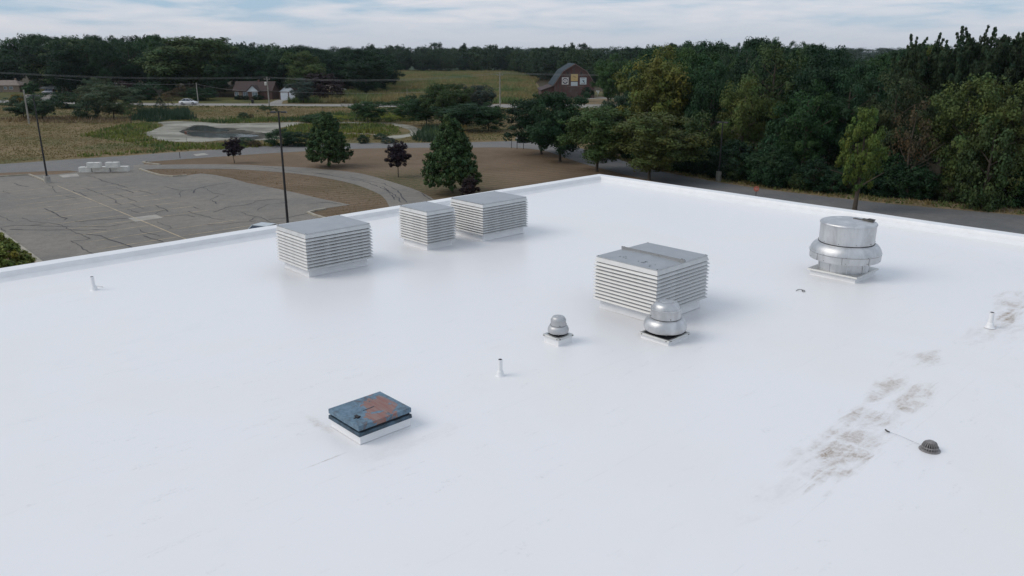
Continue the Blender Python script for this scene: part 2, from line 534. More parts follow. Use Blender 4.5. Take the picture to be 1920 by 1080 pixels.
# ------------------------------------------------------------------ outlines
def smooth_line(pts, n=6):
    """Catmull-Rom through world points"""
    pts = [Vector(p) for p in pts]
    q = [pts[0] * 2 - pts[1]] + pts + [pts[-1] * 2 - pts[-2]]
    out_ = []
    for i in range(1, len(q) - 2):
        for k in range(n):
            u = k / n
            a, b, c, d = q[i - 1], q[i], q[i + 1], q[i + 2]
            out_.append(0.5 * ((2 * b) + (c - a) * u + (2 * a - 5 * b + 4 * c - d) * u * u + (3 * b - a - 3 * c + d) * u ** 3))
    out_.append(pts[-1])
    return out_

def px(pts, z=0.0):
    return [P(a, b, z) for a, b in pts]

def sheet(name, pts, z, mat, parent=None, kind='structure', jitter=0.0):
    pts = [Vector((p.x, p.y, 0)) for p in pts]
    if jitter:
        pts = [p + Vector((random.uniform(-jitter, jitter), random.uniform(-jitter, jitter), 0)) for p in pts]
    tri = tessellate_polygon([pts])
    me = bpy.data.meshes.new(name)
    vs_ = [(p.x, p.y, z) for p in pts]
    fs = []
    for a, b, c in tri:
        n = (pts[b] - pts[a]).cross(pts[c] - pts[a]).z
        fs.append((a, b, c) if n > 0 else (a, c, b))
    me.from_pydata(vs_, [], fs)
    me.materials.append(mat)
    o = link(name, me, parent)
    if kind and not parent: o['kind'] = kind
    return o

def strip_mesh(mb, pts, wd, z, jw=0.0):
    """flat ribbon along a polyline"""
    pts = [Vector((p.x, p.y, 0)) for p in pts]
    vs_ = []
    for i, p in enumerate(pts):
        d = (pts[min(i + 1, len(pts) - 1)] - pts[max(i - 1, 0)]).normalized()
        n = Vector((-d.y, d.x, 0))
        w_ = wd * (1 + random.uniform(-jw, jw)) / 2
        vs_ += [(p.x + n.x * w_, p.y + n.y * w_, z), (p.x - n.x * w_, p.y - n.y * w_, z)]
    fs = [(2 * i + 1, 2 * i + 3, 2 * i + 2, 2 * i) for i in range(len(pts) - 1)]
    mb.add(vs_, fs)
    return mb

def kerb(name, pts, wd, z0, z1, mat, parent):
    pts = [Vector((p.x, p.y, 0)) for p in pts]
    vs_ = []
    for i, p in enumerate(pts):
        d = (pts[min(i + 1, len(pts) - 1)] - pts[max(i - 1, 0)]).normalized()
        n = Vector((-d.y, d.x, 0)) * (wd / 2)
        a, b = p + n, p - n
        vs_ += [(a.x, a.y, z0), (a.x, a.y, z1), (b.x, b.y, z1), (b.x, b.y, z0)]
    fs = []
    for i in range(len(pts) - 1):
        k = 4 * i
        fs += [(k, k + 4, k + 5, k + 1), (k + 1, k + 5, k + 6, k + 2), (k + 2, k + 6, k + 7, k + 3)]
    fs += [(0, 1, 2, 3), (4 * len(pts) - 1, 4 * len(pts) - 2, 4 * len(pts) - 3, 4 * len(pts) - 4)]
    mb = MB(); mb.add(vs_, fs)
    return mb.obj(name, mat, parent)

# ------------------------------------------------------------------ ground
g = MB()
GS = 7000
g.add([(-GS, -600, 0), (GS, -600, 0), (GS, GS, 0), (-GS, GS, 0)], [(0, 1, 2, 3)])
tag(g.obj('ground', M['meadow']), kind='structure')

lawn_pts = px([(-260, 334), (0, 324), (130, 318), (262, 302), (340, 297), (440, 290.5), (560, 283), (660, 278), (760, 276), (960, 275.5), (1020, 281), (1056, 294),
               (1110, 312), (1185, 330), (1285, 350), (1440, 378), (1600, 405), (1920, 460), (2300, 540)]) + [Vector((60, -20, 0)), Vector((-70, -20, 0))]
sheet('mown_lawn', lawn_pts, 0.012, M['lawn'])

drv_top = smooth_line(px([(-260, 322), (0, 308), (110, 300.5), (240, 292), (300, 287.5), (400, 281), (480, 275.5), (560, 271.5), (660, 268.5), (760, 268), (860, 267.5),
                          (960, 265), (1020, 266.5), (1080, 276), (1150, 296), (1200, 312)]), 4)
drv_bot = smooth_line(px([(1130, 316.5), (1100, 309), (1056, 295), (1020, 283), (960, 277), (860, 277), (760, 277.5), (660, 279.5), (560, 284.5), (500, 288), (440, 292),
                          (340, 299), (272, 304)]), 4)
sheet('driveway', drv_top + drv_bot + px([(262, 318), (240, 326), (145, 322), (130, 320), (0, 324.5), (-260, 336)]), 0.020, M['drive'])
r_top = smooth_line(px([(1080, 276), (1150, 296), (1200, 312), (1260, 326), (1340, 341), (1440, 356), (1600, 375), (1700, 385.5), (1920, 405), (2300, 440)]), 4)
r_bot = smooth_line(px([(2300, 540), (1920, 462), (1600, 406), (1440, 379), (1317, 355), (1225, 339.5), (1185, 331), (1135, 318), (1100, 309), (1056, 295)]), 4)
sheet('side_road', r_top + r_bot, 0.025, M['road_r'])

loop_top = [(250, 310), (272, 308.5), (294, 309.3), (370, 308.4), (449, 309), (500, 311.5), (560, 314), (612, 318), (680, 326.5), (755, 348), (792, 362), (817, 377), (835, 395)]
loop_bot = [(790, 440), (745, 408), (731, 390), (722, 374), (705, 361.5), (655, 343.5), (572, 328), (480, 320), (417, 317.2), (315, 317), (270, 318.5), (250, 320)]
sheet('loop_drive', smooth_line(px(loop_top), 5) + smooth_line(px(loop_bot), 5), 0.030, M['lot'])

lot_pts = px([(-320, 342), (-100, 335), (0, 332), (55, 328.6), (103, 327.8), (145, 323), (150, 320), (262, 318), (300, 329.5), (325, 331.7), (350, 329.5),
              (376.5, 325.7), (400, 328), (433, 334.3), (464, 343.5), (480, 346.5), (542, 359), (605, 374), (657.5, 384.5), (620, 390), (587, 396), (578, 400), (590, 405), (640, 425),
              (560, 520), (300, 600), (120, 545), (70, 490), (0, 437), (-320, 300 + 140)])
lot = sheet('parking_lot', lot_pts, 0.035, M['lot'])
for q in ([(110, 329), (145, 326), (149, 331), (118, 333.5)], [(240, 410), (292.5, 403), (306, 409), (254, 416.5)]):
    sheet('concrete_patch', px(q), 0.040, M['patch'], lot)
sheet('concrete_patch', px([(362, 289.5), (383, 287.5), (392, 290), (368, 293)]), 0.026, M['patch'], bpy.data.objects['driveway'])

# painted bays: a spine with stall lines on both sides
S0 = P(107.5, 348.7)
sd = (-E2)
spine = MB()
strip_mesh(spine, [S0 + sd * (k * 1.5) for k in range(0, 25)], 0.10, 0.041, 0.35)
spine.obj('painted_line', M['linepaint'], lot)
stall = MB(); strip_mesh(stall, [E1 * (k * 0.9) for k in range(7)], 0.10, 0.041, 0.5)
stall_me = stall.mesh('painted_line', M['linepaint'])
for k in range(0, 14):
    for s in (-1, 1):
        if random.random() < 0.12: continue
        o = link('painted_line', stall_me, lot)
        q = S0 + sd * (k * 2.75 + 0.9) + (E1 * 0.25 if s > 0 else E1 * -5.65)
        o.location = (q.x, q.y, 0)
# the long row far left
for k in range(-2, 9):
    o = link('painted_line', stall_me, lot)
    q = S0 + sd * (k * 2.75 + 0.9) - E1 * 17
    o.location = (q.x, q.y, 0)

# cracks, traced where the filler runs
def z5(l): return [(a / 4, b / 4 + 240) for a, b in l]
def z6(l): return [(a / 4 + 480, b / 4 + 240) for a, b in l]
cr_list = [z5(l) for l in (
    [(640, 360), (700, 370), (780, 400), (850, 420), (960, 450)], [(645, 450), (700, 475), (790, 510), (855, 535), (870, 560), (910, 580)],
    [(865, 500), (930, 520), (1000, 548), (1025, 558)], [(540, 470), (600, 490), (625, 505), (650, 515)], [(390, 458), (430, 490), (455, 492)],
    [(500, 515), (570, 530)], [(330, 605), (400, 640), (495, 683), (480, 695)],
    [(165, 675), (240, 703), (350, 715), (450, 725), (520, 765), (600, 800), (670, 830), (640, 845), (560, 850), (530, 852)],
    [(530, 852), (600, 890), (695, 945), (760, 980)], [(650, 800), (760, 808), (850, 850), (990, 898), (1060, 930)],
    [(0, 750), (100, 737), (230, 735), (350, 718)], [(10, 755), (45, 780)], [(70, 765), (300, 768), (800, 768)], [(230, 735), (500, 742), (800, 745)],
    [(1055, 765), (1075, 790), (1130, 800), (1200, 815)], [(1075, 812), (1140, 832), (1200, 845), (1225, 858)],
    [(1180, 705), (1230, 730), (1290, 752), (1270, 758)], [(1405, 628), (1480, 650), (1560, 670), (1650, 692), (1690, 688)],
    [(1160, 585), (1220, 605), (1260, 630)], [(1170, 650), (1190, 630), (1250, 615)], [(1530, 445), (1560, 470), (1600, 490), (1690, 505)],
    [(1445, 490), (1470, 460), (1540, 442), (1640, 425), (1760, 405)], [(1360, 520), (1345, 490), (1370, 470), (1450, 470)],
    [(1570, 545), (1640, 510)], [(1590, 545), (1630, 575)], [(1225, 440), (1330, 465), (1390, 472)], [(1040, 470), (1150, 500)],
    [(870, 450), (960, 475), (1000, 490)], [(980, 573), (1080, 608)], [(960, 612), (1040, 640)], [(1920, 555), (1850, 580), (1700, 598), (1600, 635)],
    [(1450, 595), (1500, 612)], [(1810, 635), (1850, 655), (1920, 670)], [(1870, 700), (1920, 670)], [(1220, 670), (1400, 655), (1460, 672)],
    [(0, 660), (60, 690), (100, 705)], [(110, 418), (160, 438), (220, 445)], [(20, 475), (75, 495)], [(1560, 728), (1650, 730), (1780, 712), (1920, 700)],
    [(560, 705), (960, 680)], [(1015, 707), (800, 745)], [(370, 430), (400, 440), (395, 455)])]
cr_list += [z6(l) for l in ([(0, 550), (150, 535), (190, 537)], [(0, 622), (100, 575), (240, 560)], [(0, 665), (60, 685), (130, 715), (200, 700)], [(90, 690), (200, 680), (390, 645)],
                            [(20, 460), (180, 440)], [(130, 715), (60, 760)], [(380, 575), (520, 560), (640, 575)])]
def rough_line(pts, step=0.5, amp=0.10):
    o_ = []
    for a, b in zip(pts[:-1], pts[1:]):
        n = max(1, int((b - a).length / step))
        for k in range(n):
            q = a.lerp(b, k / n)
            o_.append(q + Vector((random.uniform(-amp, amp), random.uniform(-amp, amp), 0)))
    o_.append(pts[-1])
    return o_
for i, l in enumerate(cr_list):
    mb = MB(); strip_mesh(mb, rough_line(px(l)), 0.055 if i % 3 else 0.085, 0.046 + 0.0002 * (i % 9), 0.5)
    mb.obj('crack', M['crack'], lot)
loop_o = bpy.data.objects['loop_drive']
for l in ([(0, 290), (120, 300), (300, 330), (500, 345), (650, 375), (800, 400), (900, 435), (1000, 475), (1060, 520), (1090, 560)],
          [(700, 370), (850, 400), (960, 420), (1060, 470), (1100, 520), (1130, 560)], [(1240, 490), (1310, 540), (1340, 560)],
          [(-300, 305), (-150, 295), (0, 292)], [(420, 335), (520, 352), (560, 350)], [(950, 440), (1010, 500), (1040, 540)]):
    mb = MB(); strip_mesh(mb, rough_line(px(z6(l))), 0.10, 0.0345, 0.6)
    mb.obj('crack', M['crack'], loop_o)

kerb('kerb', px([(262, 318), (280, 324), (300, 329.6), (325, 332), (350, 329.8)]), 0.22, 0.0, 0.15, M['kerb'], lot)
kerb('kerb', px([(300, 309.6), (280, 307), (268, 305), (275, 303.5)]), 0.22, 0.0, 0.14, M['kerb'], bpy.data.objects['driveway'])
kerb('kerb', px([(610, 393), (590, 396.5), (578, 400), (590, 405), (610, 411)]), 0.25, 0.0, 0.15, M['kerb'], lot)
kerb('kerb', px([(-100, 335.2), (0, 332), (55, 328.6), (70, 334), (85, 341)]), 0.22, 0.0, 0.15, M['kerb'], lot)
kerb('kerb', px([(-160, 352), (0, 437), (70, 490), (120, 530)]), 0.35, 0.0, 0.13, M['kerb'], lot)

# highway
hw_top = smooth_line(px([(-400, 180), (-200, 184), (0, 188), (100, 190.5), (200, 192.5), (300, 193.8), (480, 194.5), (640, 195.6), (960, 195.8), (1150, 196), (1400, 198), (2000, 205)]), 3)
hw_bot = smooth_line(px([(2000, 213), (1400, 204), (1150, 202), (960, 202), (800, 201), (640, 199.7), (480, 198.3), (300, 198), (200, 197), (100, 195), (0, 192.5), (-200, 188), (-400, 184)]), 3)
hw = sheet('highway', hw_top + hw_bot, 0.03, M['highway'])
mb = MB(); strip_mesh(mb, [p + Vector((0, 1.0, 0)) for p in hw_bot], 0.25, 0.036); mb.obj('painted_line', M['whiteline'], hw)
mid = [a.lerp(b, 0.5) for a, b in zip(hw_top, list(reversed(hw_bot)))]
mb = MB(); strip_mesh(mb, mid, 0.2, 0.036); mb.obj('painted_line', M['linepaint'], hw)
sheet('house_driveway', px([(500, 195), (516, 188.5), (524, 187), (541, 187), (530, 190), (528, 195)]), 0.016, M['highway'])
sheet('house_driveway', px([(46, 190.5), (44, 184), (47, 178), (60, 177.5), (60, 184), (58, 191)]), 0.016, M['highway'])
sheet('house_driveway', px([(78, 190.5), (74, 181), (84, 177), (112, 175.5), (112, 178), (96, 182), (94, 190.5)]), 0.017, M['highway'])
sheet('house_lawn', px([(-200, 187), (-200, 168), (80, 168), (420, 184), (506, 184), (506, 193.5), (300, 193), (100, 190), (0, 187.5)]), 0.010, M['verge'])
sheet('barn_yard', px([(1000, 195.5), (1010, 183), (1180, 180), (1200, 196)]), 0.010, M['drygrass_mown'])
sheet('barn_track', px([(1084, 186.5), (1100, 184), (1130, 182.5), (1160, 184), (1150, 185.5), (1120, 184.6), (1098, 186.6)]), 0.016, M['highway'])

sheet('wood_floor', px([(-500, 171), (80, 172), (430, 183), (545, 186), (640, 172), (692, 160), (697, 136.5)]) + [Vector((-84, 640, 0)), Vector((-700, 640, 0))], 0.006, M['forest_floor'])
sheet('wood_floor', px([(1002, 150), (1012, 163), (1040, 166), (1130, 172), (1190, 178)]) + [Vector((200, 300, 0)), Vector((260, 640, 0)), Vector((8, 640, 0))], 0.007, M['forest_floor'])
# pond
pond_pts = smooth_line(px([(268, 251), (291.5, 241.5), (307, 235), (296, 230), (318, 227.8), (354, 227.6), (386, 229.5), (417, 232), (470, 231), (527, 229.7), (562, 229.5), (560, 232),
                           (548, 236), (520, 241.5), (520, 248), (535, 255), (530, 261), (480, 263.5), (440, 262.5), (395, 265), (370, 266.7), (307, 264.3), (283, 257)]), 4)
pond = sheet('pond_bed', pond_pts, 0.014, M['mud'])
wat_pts = smooth_line(px([(335, 247), (352, 240), (362, 235), (383, 235), (400, 238), (417, 241.5), (450, 243), (480, 247.8), (498, 250), (515, 255.6), (488, 259.5), (449, 258.6), (402, 258.6),
                          (370, 256.5), (347, 251.7)]), 5)
sheet('dark_wet_patch', [p for p in wat_pts], 0.020, M['wet_shade'], kind='structure', jitter=0.5)  # dark sheet: algae plus tree reflections carried by its colour
for q in ([(495, 252), (520, 250), (545, 246), (548, 249), (530, 254), (505, 257)], [(400, 241), (430, 239.5), (450, 241.5), (430, 243)], [(440, 259), (470, 257.5), (500, 259), (480, 261.5)],
          [(298, 262.5), (330, 261.5), (352, 262), (325, 263)]):
    sheet('dark_wet_patch', smooth_line(px(q), 5), 0.018, M['wet_shade'], jitter=0.3)
sheet('pond_water', smooth_line(px([(348, 249), (370, 247.5), (400, 250.5), (430, 250.5), (460, 252), (485, 254.5), (470, 257), (430, 258), (395, 257.8), (366, 255.2)]), 6), 0.026, M['water'], jitter=0.3)
sheet('pond_water', smooth_line(px([(350, 244), (362, 237.5), (385, 236.5), (405, 240), (430, 244), (415, 247), (380, 246)]), 6), 0.026, M['water'], jitter=0.3)
sheet('pond_arm', smooth_line(px([(731, 231), (750, 232.5), (768, 235), (782, 239.5), (790, 244.6), (779, 253), (760, 257.5), (743, 260), (722, 258), (735, 254.5), (747, 253.8), (763, 251.5), (770, 248.5),
                                  (764, 242.5), (750, 238), (739, 235)]), 5), 0.014, M['mud'])
sheet('pond_arm', smooth_line(px([(562, 229.8), (640, 229), (735, 230.5), (735, 232.5), (640, 231), (565, 231.5)]), 4), 0.015, M['mud'])
sheet('pond_arm', smooth_line(px([(640, 250.5), (690, 250.2), (720, 256), (715, 258), (690, 251.8), (640, 251.7)]), 4), 0.015, M['mud'])
sheet('wood_floor', r_top[1:] + [Vector((90, 60, 0)), Vector((180, 300, 0)), Vector((24, 220, 0)), Vector((13, 112, 0))], 0.008, M['forest_floor'])
sheet('road_verge', [p for p in r_top[8:]] + [p + Vector((1.2, 3.2, 0)) for p in reversed(r_top[8:])], 0.014, M['drygrass_mown'])

# ------------------------------------------------------------------ the flat-roofed building
bld = empty('flat_roofed_building', (KC.x, KC.y, 0), ROT,
            'large flat roofed building with a white coated roof in the foreground', 'building')
RW = 72.0
mb = MB()
nx = 90
vs_, fs = [], []
for i in range(nx + 1):
    for j in range(nx + 1):
        x, y = -RW * i / nx, -RW * j / nx
        zz = ROOFZ + 0.012 * math.sin(x * 0.55 + 1.3 * math.sin(y * 0.31)) * math.sin(y * 0.47 + x * 0.13)
        # shallow dishes where water has stood
        zz -= 0.03 * math.exp(-((y + 23.6) / 0.9) ** 2) * (0.6 + 0.4 * math.sin(x * 1.3))
        if i == 0 or j == 0: zz = ROOFZ
        vs_.append((x, y, zz))
for i in range(nx):
    for j in range(nx):
        a = i * (nx + 1) + j
        fs.append((a, a + 1, a + nx + 2, a + nx + 1))
mb.add(vs_, fs)
roof = mb.obj('roof_membrane', M['roof'], bld, smooth=60)
CW = 0.50
prof = [(0, 5.95), (0.012, 6.0), (0.012, 6.285), (0, 6.30), (-0.25, 6.305), (-CW, 6.285), (-CW - 0.02, 6.25), (-CW - 0.05, 6.12), (-CW - 0.26, 5.985)]
def parapet(axis):
    mb = MB()
    vs_, fs = [], []
    n = len(prof)
    K_ = 36
    for k in range(K_ + 1):
        t = -RW * k / K_
        for (o_, z) in prof:
            tt = min(t, 0)
            if k == 0: c = (o_, o_)           # mitred at the corner
            else: c = (tt, o_)
            wob = 0.006 * math.sin(k * 1.9) if k else 0
            vs_.append((c[0], c[1], z + wob) if axis == 'x' else (c[1], c[0], z + wob))
    for k in range(K_):
        for i in range(n - 1):
            a = k * n + i
            q = (a, a + 1, a + n + 1, a + n)
            fs.append(q if axis == 'x' else q[::-1])
    mb.add(vs_, fs)
    return mb.obj('parapet', M['white_coat'], bld, smooth=35)
parapet('x'); parapet('y')
for a in ('x', 'y'):
    mb = MB()
    if a == 'x': mb.box(-RW, -0.05, -0.35, -0.05, 0, 5.96)
    else: mb.box(-0.35, -0.05, -RW, -0.352, 0, 5.96)
    mb.obj('wall', M['brick'], bld)
def toloc(p):
    q = p - KC
    return q.dot(E1), q.dot(E2)

# ------------------------------------------------------------------ louvred penthouses
def louvre(near, cx_, cy_, lx, ly, top, n, curb_h, label, bar=False):
    """near: near curb corner in the world; cx_, cy_ curb size along E1, E2; lx, ly lid size"""
    c = near + E1 * cx_ / 2 + E2 * cy_ / 2
    t = empty('louvred_roof_vent', (c.x, c.y, ROOFZ), ROT, label, 'roof vent', 'louvred metal vents on the white roof')
    mb = MB()
    mb.add([(-cx_ / 2 - .02, -cy_ / 2 - .02, 0), (cx_ / 2 + .02, -cy_ / 2 - .02, 0), (cx_ / 2 + .02, cy_ / 2 + .02, 0), (-cx_ / 2 - .02, cy_ / 2 + .02, 0),
            (-cx_ / 2, -cy_ / 2, .06), (cx_ / 2, -cy_ / 2, .06), (cx_ / 2, cy_ / 2, .06), (-cx_ / 2, cy_ / 2, .06),
            (-cx_ / 2, -cy_ / 2, curb_h + .1), (cx_ / 2, -cy_ / 2, curb_h + .1), (cx_ / 2, cy_ / 2, curb_h + .1), (-cx_ / 2, cy_ / 2, curb_h + .1)],
           [(0, 1, 5, 4), (1, 2, 6, 5), (2, 3, 7, 6), (3, 0, 4, 7), (4, 5, 9, 8), (5, 6, 10, 9), (6, 7, 11, 10), (7, 4, 8, 11), (8, 9, 10, 11)])
    mb.obj('curb', M['white_coat'], t, smooth=30)
    MB().box(-lx / 2 + .03, lx / 2 - .03, -ly / 2 + .03, ly / 2 - .03, curb_h + .005, top - .03).obj('core', M['dark'], t)
    body = top - 0.025 - 0.125
    pitch = (body - curb_h) / n
    zo, zi = 0.0, pitch * 0.60
    ro, ri, th = 0.064, 0.006, 0.004
    lipz = 0.013
    side_me = []
    for ax, hx, hy in ((0, lx / 2, ly / 2), (1, ly / 2, lx / 2)):
        for s in (1, -1):
            pr = [(ro, zo), (ro, zo + lipz), (ri, zi + lipz), (ri, zi)]
            vs_ = []
            for sd_ in (-1, 1):
                for r_, z in pr:
                    a_, b_ = s * (hx + r_), sd_ * (hy + r_ - 0.0015)
                    vs_.append((a_, b_, z) if ax == 0 else (b_, a_, z))
            q = MB().add(vs_, [(3, 2, 1, 0), (4, 5, 6, 7), (0, 1, 5, 4), (1, 2, 6, 5), (2, 3, 7, 6), (3, 0, 4, 7)])
            me = q.mesh('louvre_blade', M['alu'])
            bm = bmesh.new(); bm.from_mesh(me); bmesh.ops.recalc_face_normals(bm, faces=bm.faces); bm.to_mesh(me); bm.free()
            side_me.append(me)
    for k in range(n):
        for me in side_me:
            o = link('louvre_blade', me, t)
            o.location = (0, 0, curb_h + k * pitch)
    # sloped fascia under the lid
    fa = MB()
    a, b = 0.045, 0.0
    vs_ = []
    for r_, z in ((a, body), (b, body + .125), (b - .03, body + .125), (a - .03, body)):
        vs_ += [(-lx / 2 - r_, -ly / 2 - r_, z), (lx / 2 + r_, -ly / 2 - r_, z), (lx / 2 + r_, ly / 2 + r_, z), (-lx / 2 - r_, ly / 2 + r_, z)]
    fs = []
    for L_ in range(4):
        n_ = (L_ + 1) % 4
        for k in range(4):
            fs.append((L_ * 4 + k, L_ * 4 + (k + 1) % 4, n_ * 4 + (k + 1) % 4, n_ * 4 + k))
    fa.add(vs_, fs)
    o = fa.obj('fascia', M['alu'], t)
    lid = MB()
    hx, hy = lx / 2 + .015, ly / 2 + .015
    lid.frustum(hx, hy, top - .028, hx, hy, top - .002)
    lid.add([(-hx + .02, -hy + .02, top - .001), (hx - .02, -hy + .02, top - .001), (hx - .02, hy - .02, top - .001), (-hx + .02, hy - .02, top - .001), (0, 0, top + .03)],
            [(0, 1, 4), (1, 2, 4), (2, 3, 4), (3, 0, 4)])
    lid_o = lid.obj('lid', M['alu_top'], t)
    scr = MB().lathe([(.012, 0), (.012, .012)], 6).mesh('screw', M['darkmetal'])
    for sx in (-1, 1):
        for sy in (-1, 1):
            link('screw', scr, lid_o, (sx * (hx - .04), sy * (hy - .04), top))
    if bar:
        bb = MB()
        bb.box(-.03, .05, -hy - .03, hy + .03, top + .001, top + .055)
        bb.box(-.03, -.015, -hy - .03, hy + .03, top + .0552, top + .08)
        bar_o = bb.obj('standing_seam', M['bar'], t)
        cl = MB().box(-.03, .05, -.015, .015, top + .056, top + .068).mesh('clip', M['darkmetal'])
        for s in (-1, 1):
            link('clip', cl, bar_o, (0, s * (hy - .02), 0))
        db = MB()
        for cx0, cy0, m_n in ((-.72, .35, 5), (-.80, -.28, 7), (-.85, -.62, 3), (.22, -.85, 3)):
            for _ in range(m_n):
                x, y = cx0 + random.gauss(0, .05), cy0 + random.gauss(0, .08)
                if abs(x) > hx - .05 or abs(y) > hy - .05: continue
                zz = top + .03 * (1 - max(abs(x) / hx, abs(y) / hy)) + .001
                aa = random.uniform(0, 6.3)
                ca, sa_ = math.cos(aa), math.sin(aa)
                l_, w_ = random.uniform(.015, .04), .009
                db.add([(x - ca * l_ + sa_ * w_, y - sa_ * l_ - ca * w_, zz), (x + ca * l_ + sa_ * w_, y + sa_ * l_ - ca * w_, zz),
                        (x + ca * l_ - sa_ * w_, y + sa_ * l_ + ca * w_, zz + .006), (x - ca * l_ - sa_ * w_, y - sa_ * l_ + ca * w_, zz + .006)], [(0, 1, 2, 3)])
        o = link('leaf_litter', db.mesh('leaf_litter', M['dark']), t); o['kind'] = 'stuff'
    return t

louvre(P(580, 519.6, 6), 2.20, 1.60, 2.38, 1.86, 1.46, 10, .27, 'wide louvred vent box nearest the left parapet, standing apart from the other vents')
louvre(P(801, 469.5, 6), 1.16, 1.42, 1.24, 1.62, 1.46, 11, .24, 'narrowest louvred vent box, square topped, right behind the left parapet')
louvre(P(906.3, 452.4, 6), 2.14, 1.72, 2.28, 1.86, 1.46, 11, .26, 'louvred vent box farthest from the camera, beside the narrow one')
louvre(P(1228, 607, 6), 2.06, 1.92, 2.30, 2.06, 1.53, 11, .28, 'big square louvred vent box with a ridge strip across its lid, behind the mushroom fan', bar=True)

# ------------------------------------------------------------------ roof hatch
hp = P(676, 833, 6)
HXs, HYs = 1.13, 1.02
hc = hp + E1 * HXs / 2 + E2 * HYs / 2
hatch = empty('roof_hatch', (hc.x, hc.y, ROOFZ), ROT, 'low roof hatch with a peeling blue and rust red lid on a white curb', 'roof hatch')
mb = MB(); mb.frustum(HXs / 2 + .012, HYs / 2 + .012, 0, HXs / 2, HYs / 2, .04); mb.frustum(HXs / 2, HYs / 2, .0405, HXs / 2, HYs / 2, .20)
mb.obj('curb', M['white_coat'], hatch)

def hatch_mat():
    m, t, b = mat_new('peeling_blue_paint')
    v = pos(t, True)
    n = noise(t, 3.2, 7, 0.68, v, 0.8)
    n2 = noise(t, 14, 5, 0.7, v)
    ms = t.nodes.new('ShaderNodeMapping'); ms.inputs['Scale'].default_value = (14, 1.6, 3)
    ms.inputs['Rotation'].default_value = (0, 0, R(-8))
    t.links.new(v, ms.inputs['Vector'])
    st = noise(t, 1.0, 5, 0.6, ms.outputs[0], 0.2)
    blue = mixc(t, mapr(t, n2.outputs['Fac'], 0.35, 0.65), (0.085, 0.15, 0.205), (0.145, 0.225, 0.295))
    blue = mixc(t, mapr(t, n.outputs['Fac'], 0.50, 0.66, 0, 0.85), blue, (0.065, 0.085, 0.105))
    red = mixc(t, mapr(t, st.outputs['Fac'], 0.35, 0.65), (0.235, 0.11, 0.092), (0.25, 0.165, 0.145))
    def ell(cx, cy, rx, ry, rot, a=1.0):
        mpn = t.nodes.new('ShaderNodeMapping'); mpn.vector_type = 'TEXTURE'
        mpn.inputs['Location'].default_value = (cx, cy, 0); mpn.inputs['Rotation'].default_value = (0, 0, R(rot)); mpn.inputs['Scale'].default_value = (rx, ry, 9)
        t.links.new(v, mpn.inputs['Vector'])
        ln = t.nodes.new('ShaderNodeVectorMath'); ln.operation = 'LENGTH'; t.links.new(mpn.outputs[0], ln.inputs[0])
        wob = mathn(t, 'ADD', ln.outputs['Value'], mapr(t, n.outputs['Fac'], 0.25, 0.75, -0.75, 0.75, False))
        return mapr(t, wob, 0.88, 0.98, a, 0.0)
    mk = ell(0.17, -0.05, 0.25, 0.56, -4)
    mk = mathn(t, 'MAXIMUM', mk, ell(-0.07, -0.36, 0.24, 0.20, 0))
    mk = mathn(t, 'MAXIMUM', mk, ell(0.46, 0.05, 0.05, 0.30, 0, 0.8))
    mk = mathn(t, 'MULTIPLY', mk, mathn(t, 'SUBTRACT', 1.0, ell(0.02, -0.25, 0.12, 0.05, -20)))
    c = mixc(t, mk, blue, red)
    rim = mathn(t, 'MULTIPLY', mapr(t, n.outputs['Fac'], 0.60, 0.66), 0.5)
    c = mixc(t, rim, c, (0.16, 0.11, 0.10))
    t.links.new(c, b.inputs['Base Color'])
    b.inputs['Roughness'].default_value = 0.62
    bump(t, b, mathn(t, 'ADD', mk, n2.outputs['Fac']), 0.4, 0.006)
    return m
M['hatch'] = hatch_mat()
M['hatch_side'] = simple('weathered_blue_steel', (0.042, 0.075, 0.105), 0.6, 0, 0.5, 5, 0.2)
hx, hy = 1.20 / 2, 1.06 / 2
mb = MB(); mb.frustum(HXs / 2 + .035, HYs / 2 + .035, .165, HXs / 2 + .03, HYs / 2 + .03, .235); mb.obj('frame', M['hatch_side'], hatch)
mb = MB(); mb.frustum(HXs / 2 - .01, HYs / 2 - .01, .2355, HXs / 2 - .01, HYs / 2 - .01, .2995); mb.obj('recess_fill', M['dark'], hatch)  # dark block filling the recess between frame and lid
mb = MB(); mb.box(-hx, hx, -hy, hy, .275, .375); hl = mb.obj('lid', M['hatch'], hatch, bevel=.008)
mb = MB(); mb.box(-.03, .03, -.055, .055, .3755, .41); mb.box(-.075, .075, -.02, .02, .3757, .385)
o = mb.obj('latch', M['dark'], hl, bevel=.006, loc=(-.40, -.18, 0))
mb = MB(); mb.prism([(0, 0), (.26, .02), (.26, .032), (0, .012)], 'z', .3757, .383); mb.obj('peeled_strip', M['hatch_side'], hl, loc=(-.16, -.02, 0))

# ------------------------------------------------------------------ exhaust fans
def curbcap(t, side, z, curb, mat, name='base_plate', dark_top=None):
    mb = MB()
    mb.frustum(side / 2 + .015, side / 2 + .015, z - .05, side / 2, side / 2, z)
    o = mb.obj(name, mat, t)
    if dark_top:
        mb = MB(); k = side / 2 - dark_top
        mb.add([(-k, -k, z + .0015), (k, -k, z + .0015), (k, k, z + .0015), (-k, k, z + .0015)], [(0, 1, 2, 3)])
        mb.obj('opening', M['dark'], t)
    s = curb / 2
    mb = MB(); mb.frustum(s + .012, s + .012, 0, s, s, .03); mb.frustum(s, s, .0305, s, s, z - .05)
    mb.obj('curb', M['white_coat'], t)
    return o

def screws(t, mat, spots, r=.014):
    me = None
    for p_, n_ in spots:
        if me is None:
            q = MB(); q.lathe([(r, -.004), (r, .01), (r * .5, .014)], 7); me = q.mesh('screw', mat)
        o = link('screw', me, t); o.location = p_
        o.rotation_euler = Vector(n_).to_track_quat('Z', 'Y').to_euler()

